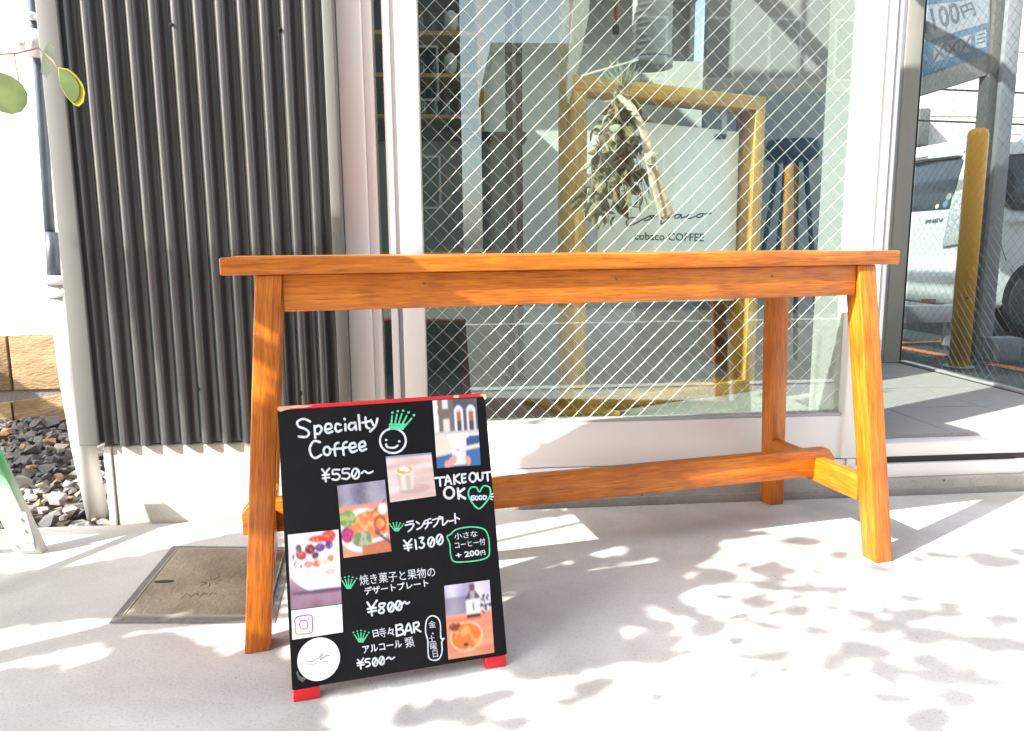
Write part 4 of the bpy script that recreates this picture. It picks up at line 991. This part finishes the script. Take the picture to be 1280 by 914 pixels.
ST = thing('bar_stool', 'dark round bar stool standing to the right of the wooden frame', 'stool', (1.47, 3.2, .2))
sc_ = onY(990, 188, 3.25)
MB().lathe((sc_.x, 3.25, sc_.z-.045), [(.085, 0), (.108, .012), (.112, .06), (.10, .085), (.03, .09)], 24).build('seat', M['black'], ST, True)
for k in range(4):
    a = pi/4+k*pi/2; d = Vector((cos(a), sin(a), 0)); MB().tube([Vector((sc_.x, 3.25, sc_.z-.046))+d*.06, Vector((sc_.x, 3.25, .2005))+d*.17], .011, 8).build('leg', M['black'], ST, True)
MB().tube([Vector((sc_.x, 3.25, .55))+Vector((cos(t), sin(t), 0))*.134 for t in [k*pi/10 for k in range(21)]], .006, 6).build('foot_ring', M['black'], ST, True)
SB = thing('slatted_crate', 'dark wooden slatted crate on the floor behind the right post of the frame', 'crate', (1.2, 3.3, .2))
ca = onY(893, 360, 3.3).x; cb = onY(930, 360, 3.3).x
for k in range(5): box('slat', (ca, 3.3, .21+k*.12), (cb+.05, 3.32, .275+k*.12), M['wooddark'], SB, .002)
box('corner_post', (ca, 3.321, .2005), (ca+.025, 3.5, .80), M['wooddark'], SB); box('corner_post', (cb+.025, 3.321, .2005), (cb+.05, 3.5, .80), M['wooddark'], SB)
CP = thing('copper_cord', 'copper coloured pendant cord hanging above the dried flowers', 'cord', onY(770, 10, 3.0))
q = onY(770, 32, 3.0); MB().tube([q, (q.x, 3, 2.74)], .007, 8).build('cord', mat('copper', (.55, .16, .05), .3, metal=.6), CP, True)
MB().lathe(q-Vector((0, 0, .03)), [(.012, 0), (.014, .03), (.007, .05)], 12).build('lamp_holder', M['black'], CP, True)
# ------------------------------------------------------------------ parking lot beyond the partition
bc = onZ(1198, 459, .0)
BO = thing('yellow_bollard', 'tall yellow steel bollard seen through the porch glass before the white van', 'bollard', (bc.x, bc.y, 0))
zt2 = onP(1215, 160, bc, (0, 1, 0)).z
MB().lathe((bc.x, bc.y, 0), [(.056, 0), (.056, zt2-.04), (.050, zt2-.015), (.032, zt2-.003), (.01, zt2)], 24).build('tube', M['yellow'], BO, True)
MB().lathe((bc.x, bc.y, .0), [(.085, 0), (.085, .008), (.058, .010)], 24).build('base_plate', M['galv'], BO, True)
MB().tube([(bc.x-.02, bc.y-.054, .42), (bc.x-.02, bc.y-.058, .42)], .006, 8).build('rivet', M['bolt'], BO)
hc = onZ(1220, 450, 0)
HP = thing('sign_post', 'grey steel post carrying the parking price sign seen through the porch glass', 'post', (hc.x, hc.y, 0))
pL = onP(1207, 440, (0, hc.y, 0), (0, 1, 0)); pM = onP(1218, 440, (0, hc.y, 0), (0, 1, 0)); pR = onP(1235, 440, (0, hc.y, 0), (0, 1, 0))
box('web', (pL.x, hc.y+.0, .012), (pM.x, hc.y+.09, 3.4), M['galvdark'], HP, .002)  # web in a darker grey than the flange
box('flange', (pM.x+.001, hc.y-.03, .012), (pR.x, hc.y+.10, 3.4), M['galv'], HP, .002)
box('base_box', (pM.x+.02, hc.y-.14, .011), (pR.x+.11, hc.y-.032, .155), M['galv'], HP, .003)
box('base_plate', (pL.x-.04, hc.y-.17, 0), (pR.x+.13, hc.y+.14, .010), M['galvdark'], HP)
# price sign: a flat board in perspective, nearer at its right
sgp = Vector((pL.x, hc.y+.02, 0)); sdir = Vector((-.80, .60, 0)).normalized(); snr = Vector((sdir.y, -sdir.x, 0))
if snr.y > 0: snr = -snr
def pg(u, v, h=0): return onP(u, v, sgp+snr*h, snr)
PS = thing('parking_price_sign', 'grey and blue parking price board fixed high on the grey post', 'sign', pg(1190, 60))
prism('sign_board', [pg(1130, -120), pg(1241, -150), pg(1236, 93), pg(1130, 126)], -snr, .03, M['galvdark'], PS)
prism('price_field', [pg(1130, -90, .001), pg(1238, -120, .001), pg(1236, 28, .001), pg(1130, 60, .001)], snr, .002, M['signgrey'], PS)
prism('blue_band', [pg(1130, 61, .001), pg(1236, 29, .001), pg(1236, 67, .001), pg(1130, 103, .001)], snr, .002, M['signblue'], PS)
prism('blue_band', [pg(1130, -60, .0035), pg(1238, -60, .0035), pg(1238, -4, .0035), pg(1130, 10, .0035)], snr, .001, M['signblue'], PS)
ps_ = lambda u, v, h: pg(u, v, .0045)
text_on('price_lettering', '/100', (1155, 42), (1203, 28), 28, M['signink'], ps_, PS, .02, shear=.1)
text_on('price_lettering', '円', (1205, 24), (1221, 18), 17, M['signink'], ps_, PS, .02)
text_on('price_lettering', 'a', (1156, 76), (1160, 75), 8, M['signpict'], ps_, PS, .0)
for i, x in enumerate((1168, 1184, 1201, 1220)):
    y = 65-(x-1168)*.30
    prism('pictogram', [pg(x-1, y-8, .0032), pg(x+13, y-12, .0032), pg(x+13, y+9, .0032), pg(x-1, y+13, .0032)], snr, .001, M['signpict'], PS)
    if i < 3: strokes('pictogram_cross', [[(x, y-6), (x+12, y+7)], [(x+12, y-9), (x, y+11)], [(x+2, y+4), (x+8, y+1), (x+11, y+3)]], 2.0, M['signink'], lambda u, v, h: pg(u, v, h+.0048), PS)
    else: strokes('pictogram_lines', [[(x+1, y-5), (x+11, y-8)], [(x+1, y), (x+11, y-3)], [(x+1, y+5), (x+11, y+2)]], 1.4, M['signink'], lambda u, v, h: pg(u, v, h+.0048), PS)
# ---- van
VX, VY, VW, VL = 3.93, 5.42, 1.40, 3.2
V = thing('white_van', 'white van parked tail first behind the yellow bollard, seen through the porch glass', 'van', (VX+1.5, VY+.7, 0))
def van_body():
    side = [(VX+.03, .24), (VX-.03, .33), (VX-.04, .50), (VX, .62), (VX+.005, .98), (VX+.085, 1.42), (VX+.13, 1.47), (VX+.4, 1.50), (VX+2.0, 1.50), (VX+2.45, 1.40), (VX+2.85, .98), (VX+3.15, .86), (VX+3.2, .35), (VX+3.1, .24)]
    vs = []; n = len(side)
    secs = [(VY, .0), (VY+VW, .0)]
    for k, y in enumerate((VY, VY+VW)):
        sg = 1 if k == 0 else -1
        for x, z in side:
            tum = max(0, z-.9)*.14
            vs.append((x, y+sg*tum, z))
    fs = [tuple(range(n)), tuple(range(2*n-1, n-1, -1))]+[(i, (i+1) % n, (i+1) % n+n, i+n) for i in range(n)]
    o = mk('body', vs, fs, M['carwhite'], V); bev(o, .035, 3); return o
van_body()
rk = Vector((VX+.005, 0, .98)); rn = Vector((-(1.42-.98), 0, .08)).normalized()
def rg(u, v, h=.0): return onP(u, v, rk+rn*h, rn)
def rl(u, v, h=.0): return onX(u, v, VX-.0-h)
def vs_(u, v, h=0): return onP(u, v, Vector((0, VY+.0-h, .9)), (0, 1, 0))
snv = Vector((0, -1, .14)).normalized()
def vw(u, v, h=0): return onP(u, v, Vector((0, VY, .9))+snv*h, snv)
prism('tailgate_window', [rg(1120, 210, .004), rg(1150, 203, .004), rg(1201, 197, .004), rg(1205, 200, .004), rg(1187, 261, .004), rg(1120, 266, .004)], rn, .004, M['winglass'], V, .001)
prism('spoiler', [rg(1110, 193, .0), rg(1196, 178, .0), rg(1207, 186, .0), rg(1204, 196, .0), rg(1110, 207, .0)], rn, .05, M['carwhite'], V, .010)
prism('brake_light', [rg(1128, 200, .052), rg(1160, 195, .052), rg(1159, 199, .052), rg(1128, 204, .052)], rn, .004, M['galvdark'], V)
for (u, v, r, m) in ((1186, 246, 5, 'dry3'), (1182, 255, 5, 'bluewall'), (1171.5, 258, 3.5, 'paper')):
    c = rg(u, v, .0095); prism('window_sticker', [c+Vector((0, cos(t)*r*.0065, 0))+Vector((.02, 0, .11)).normalized()*sin(t)*r*.0055 for t in [k*pi/8 for k in range(16)]], rn, .001, M[m], V)
prism('tail_light', [rl(1194, 243, -.0), rl(1208, 241, -.0), rl(1206, 305, -.0), rl(1180, 309, -.0), rl(1186, 280)], (-1, 0, 0), .022, M['lamp'], V, .006)
prism('bumper_reflector', [rl(1152, 374, .035), rl(1170, 374, .035), rl(1169, 379, .035), rl(1153, 378, .035)], (-1, 0, 0), .006, M['lampred'], V)
prism('number_recess', [rl(1118, 328, .002), rl(1170, 328, .002), rl(1163, 335, .002), rl(1118, 336, .002)], (-1, 0, 0), .003, M['galvdark'], V)
text_on('van_badge', 'PHEV', (1156, 280), (1180, 277), 5, M['galvdark'], lambda u, v, h: rl(u, v, .004), V, .03, shear=.3)
prism('under_skirt', [rl(1100, 392, -.05), rl(1206, 392, -.05), rl(1206, 420, -.05), rl(1100, 420, -.05)], (1, 0, 0), .05, M['black'], V)
prism('side_window', [vw(x, y, .002) for x, y in ((1254, 197), (1300, 193), (1300, 262), (1268, 259), (1258, 252), (1252, 238), (1251, 210))], snv, .004, M['winglass'], V, .001)
prism('side_window_trim', [vw(x, y, .0005) for x, y in ((1252, 194), (1302, 190), (1302, 264), (1266, 262), (1254, 254), (1249, 240), (1248, 206))], snv, .002, M['black'], V)
prism('door_handle', [vs_(x, y, .003) for x, y in ((1262, 272), (1290, 270), (1290, 276), (1263, 279))], (0, -1, 0), .02, M['carwhite'], V, .004)
strokes('door_seam', [[(1246, 262), (1250, 300), (1262, 335), (1278, 350)]], 1.0, M['black'], lambda u, v, h: vs_(u, v, .002), V)
for wx in (VX+.62, VX+2.55):
    wc = Vector((wx, VY, .285))
    MB().tube([wc+Vector((0, .02, .02)), wc+Vector((0, -.003, .02))], .335, 32).build('wheel_arch', M['black'], V)
    ty = MB().tube([wc+Vector((0, .16, 0)), wc+Vector((0, -.006, 0)), wc+Vector((0, -.016, 0))], [.285, .285, .268], 32).build('tyre', M['tyre'], V, True)
    mb = MB().tube([wc+Vector((0, -.0165, 0)), wc+Vector((0, -.019, 0))], .185, 28)
    for k in range(8):
        a = k*pi/4; d = Vector((cos(a), 0, sin(a))); e = Vector((-sin(a), 0, cos(a)))
        mb.tube([wc+Vector((0, -.024, 0))+d*.03, wc+Vector((0, -.022, 0))+d*.175], .011, 6)
    mb.build('rim', M['rim'], V)
rr = thing('roof_rack', 'chrome roof rack bars mounted on top of the white van', 'roof rack', (VX+.8, VY+.5, 1.5))
mb = MB(); a = Vector((VX+.25, VY+.16, 1.56))
mb.tube([a, a+Vector((1.8, 0, .0))], .016, 8); mb.tube([a+Vector((0, 1.05, 0)), a+Vector((1.8, 1.05, 0))], .016, 8); mb.build('side_rail', M['steel'], rr, True)
mb = MB()
for k in range(4): mb.tube([a+Vector((.2+.45*k, -.03, .03)), a+Vector((.2+.45*k, 1.08, .03))], .014, 8)
mb.build('cross_bar', M['steel'], rr, True)
mb = MB()
for k in range(4):
    for e in (0, 1.05): mb.box(a+Vector((.18+.45*k, e-.012, -.07)), a+Vector((.22+.45*k, e+.012, .0)))
mb.build('rack_foot', M['steel'], rr)
# low grey guard rail behind the van's tail
GR = thing('guard_rail', 'low grey guard rail on the asphalt under the tail of the van', 'guard rail', onZ(1160, 420, 0))
r0 = onY(1110, 402, 5.1); r1 = onY(1206, 412, 5.1)
box('rail', (r0.x-.6, 5.1, .17), (r1.x, 5.16, .30), M['galv'], GR, .008)
for x in (r0.x, r1.x-.1): box('rail_post', (x, 5.161, 0), (x+.06, 5.20, .30), M['galv'], GR)
# far buildings beyond the lot
def building(name, label, x0, y0, x1, y1, h, m, side='+y', cols=6, rows=3, wm='winglass', base=1.0, win=True):
    b = thing(name, label, 'building', ((x0+x1)/2, (y0+y1)/2, 0))
    box('wall', (x0, y0, -.3), (x1, y1, h), m, b); box('roof_edge', (x0-.06, y0-.06, h+.002), (x1+.06, y1+.06, h+.18), M['beige'], b)
    if win:
        fr_me = None
        for i in range(cols):
            for j in range(rows):
                cx = x0+(x1-x0)*(i+.5)/cols; cz = base+(h-base)*(j+.5)/rows; ww = (x1-x0)/cols*.5; hh = (h-base)/rows*.5
                yf = y1 if side == '+y' else y0; sg = 1 if side == '+y' else -1
                ya, yb = sorted((yf+sg*.002, yf+sg*.06)); ya2, yb2 = sorted((yf+sg*.061, yf+sg*.07))
                f_ = box('window', (cx-ww/2, ya, cz-hh/2), (cx+ww/2, yb, cz+hh/2), M['alu'], b); box('pane', (cx-ww/2+.05, ya2, cz-hh/2+.05), (cx+ww/2-.05, yb2, cz+hh/2-.05), M[wm], f_)
    return b
b = building('far_building', 'cream panelled building beyond the parked white van', 6.3, 11.5, 9.4, 14, 4.6, M['white_wall'], '-y', 3, 2, win=False)
for i in range(4):
    for j in range(5): box('wall_panel', (6.32+i*.77, 11.47, -.2+j*.96), (6.32+i*.77+.75, 11.498, -.2+j*.96+.94), M['white_wall'], b)
box('vent_hood', (6.7, 11.2, 2.2), (7.3, 11.468, 2.75), M['trim'], b, .02)
for k, (y, zz) in enumerate(((9.5, 2.62), (9.6, 2.25))):
    t = thing('power_cable', ['upper of two thin cables strung before the cream building', 'lower of two thin cables strung before the cream building'][k], 'cable', (8, y, zz))
    MB().tube([(4, y, zz+.12), (8, y, zz), (14, y, zz+.1), (22, y, zz+.3)], .012, 6).build('cable', M['black'], t, True)
# across the street, behind the viewer: seen only as reflections in the shop glass
building('apartment_block', 'low beige building across the street mirrored left of centre in the shop window', .95, -16, 3.3, -10.5, 4.3, M['beige'], '+y', 3, 2, win=False)
building('tiled_block', 'tall brown tiled building across the street mirrored in the right of the shop window', 3.4, -17, 13, -11.2, 13, M['tilewall'], '+y', 7, 5)
building('blue_shed', 'blue sheet metal shed across the street mirrored in the shop window', 4.4, -10.4, 9.5, -9.2, 3.4, M['bluewall'], '+y', 4, 1, win=False)
building('grey_block', 'tall dark grey building across the street mirrored at the left of the shop window', -12, -18, .35, -12, 14, M['greyblock'], '+y', 7, 6)
bb = Vector((3.1, -2.5, 0)); BO2 = thing('yellow_bollard', 'yellow bollard beside the far lane of the road behind the viewer', 'bollard', bb)
MB().lathe(bb, [(.056, 0), (.056, 1.4), (.05, 1.43), (.01, 1.45)], 20).build('tube', M['yellow'], BO2, True)
# ------------------------------------------------------------------ potted eucalyptus at the left, its unseen crown added to cast shade
TR = thing('eucalyptus_tree', 'potted eucalyptus whose round leaves hang into the upper left corner, its unseen crown added to cast shade', 'tree', (-2.05, .75, 0))
MB().lathe((-2.05, .75, 0), [(.14, 0), (.15, .01), (.21, .34), (.22, .36), (.195, .36)], 28).build('pot', M['terracotta'], TR, True)
MB().lathe((-2.05, .75, .3605), [(.19, 0), (.19, .003)], 24).build('soil', M['soil'], TR)
base = Vector((-2.05, .75, .36))
tips = [(-1.9, 1.3, 1.7), (-1.55, 1.1, 1.75), (-1.4, .6, 1.8), (-.9, .45, 1.8), (-1.7, .3, 1.9), (-2.4, .7, 1.8), (-1.2, 1.45, 2.0), (-.7, 1.3, 2.1)]
MB().tube([base-Vector((0, 0, .1)), base+Vector((.03, 0, .4)), base+Vector((.05, .02, .8))], [.03, .025, .02], 10).build('trunk', M['bark'], TR, True)
mb = MB(); fork = base+Vector((.05, .02, .78))
for t in tips: t = Vector(t); mb.tube([fork, fork.lerp(t, .5)+Vector((0, 0, .12)), t], [.014, .009, .003], 7)
mb.build('limbs', M['bark'], TR, True)
def inpoly(x, y, P):
    c = False; j = len(P)-1
    for i in range(len(P)):
        if (P[i][1] > y) != (P[j][1] > y) and x < (P[j][0]-P[i][0])*(y-P[i][1])/(P[j][1]-P[i][1])+P[i][0]: c = not c
        j = i
    return c
shade_leaf_mb = MB()
def put_leaf(G, L, Wd, zl, ang):
    """a leaf whose sun shadow falls at the place G; zl = how far up the sun ray (in height)"""
    step = 0
    while True:
        p = G-SUN*((zl)/-SUN.z); q = proj(p)
        if q is None or q[0] < -130 or q[1] < -130 or q[0] > 1400: break
        zl += .12; step += 1
        if step > 25: return
    R_ = Matrix.Rotation(ang, 3, 'Z')@Matrix.Rotation(random.uniform(-.25, .25), 3, 'X')
    n = 8; vs = []
    for k in range(n):
        a = 2*pi*k/n; vs.append(p+R_@Vector((cos(a)*L/2*(1 if cos(a) < 0 else 1.12), sin(a)*Wd/2, .004*cos(2*a))))
    vs2 = [v+Vector((0, 0, -.0006)) for v in vs]
    shade_leaf_mb.add(vs+vs2, [tuple(range(n)), tuple(range(2*n-1, n-1, -1))]+[(i, i+n, (i+1) % n+n, (i+1) % n) for i in range(n)])
gA = [(-60, 720), (105, 706), (223, 680), (300, 663), (362, 660), (362, 770), (150, 773), (0, 787), (-60, 790)]
gA2 = [(-40, 826), (150, 779), (200, 778), (150, 800), (-40, 840)]
gB = [(-60, 845), (130, 822), (128, 806), (150, 794), (215, 789), (258, 797), (250, 806), (290, 812), (345, 805), (380, 830), (420, 880), (420, 940), (-60, 940)]
gC = [(560, 640), (620, 637), (960, 630), (1110, 636), (1000, 640), (850, 648), (1000, 668), (905, 676), (895, 700), (858, 706), (928, 715), (915, 728), (850, 744), (868, 762), (842, 790), (860, 798), (840, 822), (735, 838), (760, 850), (650, 852), (625, 880), (560, 905), (480, 914), (480, 880), (640, 860), (560, 760)]
holesC = [[(600, 659), (727, 644), (765, 678), (600, 694)], [(600, 703), (695, 694), (710, 703), (600, 724)], [(735, 690), (778, 685), (775, 692), (745, 698)], [(680, 727), (765, 708), (820, 698), (820, 704), (770, 716)],
          [(737, 728), (875, 714), (860, 723), (742, 736)], [(625, 742), (712, 734), (700, 741), (625, 750)], [(635, 757), (660, 754), (640, 762)], [(808, 757), (835, 762), (830, 776), (812, 770)], [(775, 785), (805, 784), (800, 792), (780, 792)]]
def fill(poly, place, holes=(), r=.026, sp=.9, zr=(1.15, 1.75), dens=1.0, u0=-60, u1=1340, v0=0, v1=960):
    us = [p[0] for p in poly]; vs = [p[1] for p in poly]
    c = [place(u, v) for u, v in ((min(us), min(vs)), (max(us), min(vs)), (max(us), max(vs)), (min(us), max(vs)))]
    x0 = min(p.x for p in c); x1 = max(p.x for p in c)
    isz = abs(place(640, 700).z-place(640, 800).z) > 1e-6
    if isz: b0 = min(p.z for p in c); b1 = max(p.z for p in c)
    else: b0 = min(p.y for p in c); b1 = max(p.y for p in c)
    y_ = c[0].y; z_ = c[0].z; s = r*sp; i = 0; a = x0
    while a < x1:
        b = b0+(s/2 if i % 2 else 0); i += 1
        while b < b1:
            g = Vector((a+random.uniform(-.3, .3)*s, y_, b+random.uniform(-.3, .3)*s)) if isz else Vector((a+random.uniform(-.3, .3)*s, b+random.uniform(-.3, .3)*s, z_))
            b += s
            if random.random() > dens: continue
            ok = True
            for k in range(7):
                rr_ = r*.62 if k else 0; d = Vector((cos(k), 0, sin(k))) if isz else Vector((cos(k), sin(k), 0)); q = proj(g+d*rr_)
                if not q or not inpoly(q[0], q[1], poly) or any(inpoly(q[0], q[1], h) for h in holes): ok = False; break
            if ok: put_leaf(g, r*2*random.uniform(.9, 1.15), r*1.7*random.uniform(.9, 1.15), random.uniform(*zr), random.uniform(0, 6.28))
        a += s*.9
gnd = lambda u, v: onZ(u, v, 0)
fill(gA, gnd, [[(150, 771), (250, 750), (300, 742), (300, 750), (220, 764)]]); fill(gA2, gnd, r=.014); fill(gB, gnd); fill(gC, gnd, holesC, r=.022)
# wall: unseen leaves added for the broad shade on cladding and left frames
wallp = [(118, 322), (135, 318), (150, 330), (180, 320), (200, 336), (230, 320), (265, 332), (330, 322), (430, 330), (445, 286), (530, 286), (530, 520), (350, 560), (268, 548), (218, 465), (160, 385)]
fill(wallp, lambda u, v: onY(u, v, 2.03), r=.03, zr=(1.2, 1.7))
# unseen leaves added to shade the menu board and the front left leg
bpol = [(348, 520), (604, 503), (630, 815), (368, 858)]
def fill_board():
    n = 0
    for i in range(24):
        for j in range(30):
            a = BW*(i+.5+random.uniform(-.3, .3))/24; b = BH*(j+.3+random.uniform(-.3, .3))/30
            if b > BH*.965: continue
            put_leaf(bp_(a, b), .050, .040, random.uniform(1.15, 1.6), random.uniform(0, 6.28))
fill_board()
for k in range(26):
    z_ = .02+.013*k*1.0
    if .19 < z_ < .27 or .10 < z_ < .125: continue
    for s_ in (-.70, -.675): put_leaf(tp(s_, -.21, z_), .035, .03, random.uniform(1.2, 1.5), random.uniform(0, 6))
# single leaves whose shadows dapple the bright pavement at the right (picture x, y, half width px)
SPOTS = [(1004, 676, 20), (1048, 694, 17), (963, 713, 30), (951, 732, 14), (987, 735, 10), (904, 746, 13), (936, 753, 16), (1038, 737, 20), (1136, 747, 16), (1187, 755, 14), (1076, 767, 21), (994, 764, 22), (883, 786, 33), (919, 802, 16),
    (970, 784, 14), (1016, 788, 18), (1140, 768, 26), (1118, 779, 18), (1100, 786, 20), (1151, 797, 26), (1079, 812, 32), (1180, 790, 18), (1234, 804, 32), (1275, 808, 22), (1156, 827, 26), (1118, 842, 18), (1208, 847, 40), (1115, 871, 26), (1197, 873, 26),
    (1159, 901, 42), (1180, 694, 19), (1244, 702, 30), (1225, 696, 20), (1259, 775, 20), (1146, 700, 11), (1100, 711, 17), (820, 872, 14), (736, 862, 26), (705, 877, 16), (759, 853, 16), (630, 868, 20), (826, 822, 22), (858, 816, 16), (870, 772, 18), (1275, 690, 18), (1060, 845, 10), (640, 905, 24), (590, 900, 24), (300, 880, 12), (350, 895, 12)]
mbt = MB(); prevp = None
for (u, v, hw) in SPOTS:
    g = onZ(u, v, 0); g2 = onZ(u+hw, v, 0); L = (g2-g).length*2
    put_leaf(g, L*1.1, min(L*.8, .068), random.uniform(1.5, 2.2), random.uniform(-.5, .5))
    for k in range(random.choice((0, 1, 1, 2))):
        g3 = g+Vector((random.uniform(-.6, .6)*L, random.uniform(-.35, .35)*L, 0)); put_leaf(g3, random.uniform(.035, .06), random.uniform(.022, .036), random.uniform(1.3, 2.4), random.uniform(0, 3.1))
for i in range(14):      # thin branches from the dense shade out to the right, leaves along them
    u0_, v0_ = random.uniform(800, 1000), random.uniform(700, 830); u1_, v1_ = u0_+random.uniform(150, 330), v0_+random.uniform(-30, 40)
    pts = []; zz = random.uniform(1.5, 2.0); bow = random.uniform(-22, 22)
    for k in range(7):
        t = k/6; G_ = onZ(u0_+(u1_-u0_)*t, v0_+(v1_-v0_)*t+bow*sin(pi*t)+random.uniform(-3, 3), 0); pts.append(G_-SUN*(zz/-SUN.z))
        if random.random() < .6 and u0_+(u1_-u0_)*t > 930: put_leaf(G_+Vector((random.uniform(-.02, .02), random.uniform(-.03, .03), 0)), random.uniform(.035, .065), random.uniform(.022, .04), zz, random.uniform(-.8, .8))
    mbt.tube(pts, .0016, 5)
mbt.build('twigs', M['twig'], TR, True, 'stuff')
# unseen leaves added to shade the far gravel
fill([(10, 520), (85, 492), (104, 560), (90, 600), (35, 625), (5, 600)], lambda u, v: onZ(u, v, -.01), r=.04, zr=(1.0, 1.5), u0=-60)
shade_leaf_mb.build('crown', M['lime'], TR, kind='stuff')  # leaves added out of view, each placed to cast the wanted shade
# the few leaves that hang into the picture
def near_leaf(pts, y, m, edge=None):
    P3 = [onY(u, v, y) for u, v in pts]; n = Vector((0, 1, 0))
    o = prism('leaf', P3, n, .0012, M[m], TR, 0); return o
near_leaf([(-14, 118), (-10, 98), (0, 90), (14, 95), (27, 105), (34, 117), (33, 130), (26, 140), (14, 143), (2, 140), (-8, 132)], .85, 'lime')
near_leaf([(72, 84), (85, 86), (95, 94), (103, 105), (106, 116), (104, 128), (98, 133), (92, 131), (82, 120), (75, 106)], .85, 'limeyellow')
near_leaf([(73, 85), (84, 88), (93, 96), (99, 107), (99, 118), (95, 126), (90, 128), (82, 119), (75, 105)], .8485, 'lime')
near_leaf([(62, 53), (67, 58), (68, 72), (64, 88), (57, 97), (51, 90), (52, 74), (56, 60)], .87, 'paleleaf')
MB().tube([onY(-60, 72, .86), onY(0, 68, .86), onY(20, 67, .86), onY(48, 60, .868), onY(66, 76, .86), onY(72, 85, .852)], .0009, 6).tube([onY(18, 67, .86), onY(20, 84, .855), onY(24, 102, .852)], .0007, 6).build('twig', M['twig'], TR, True)
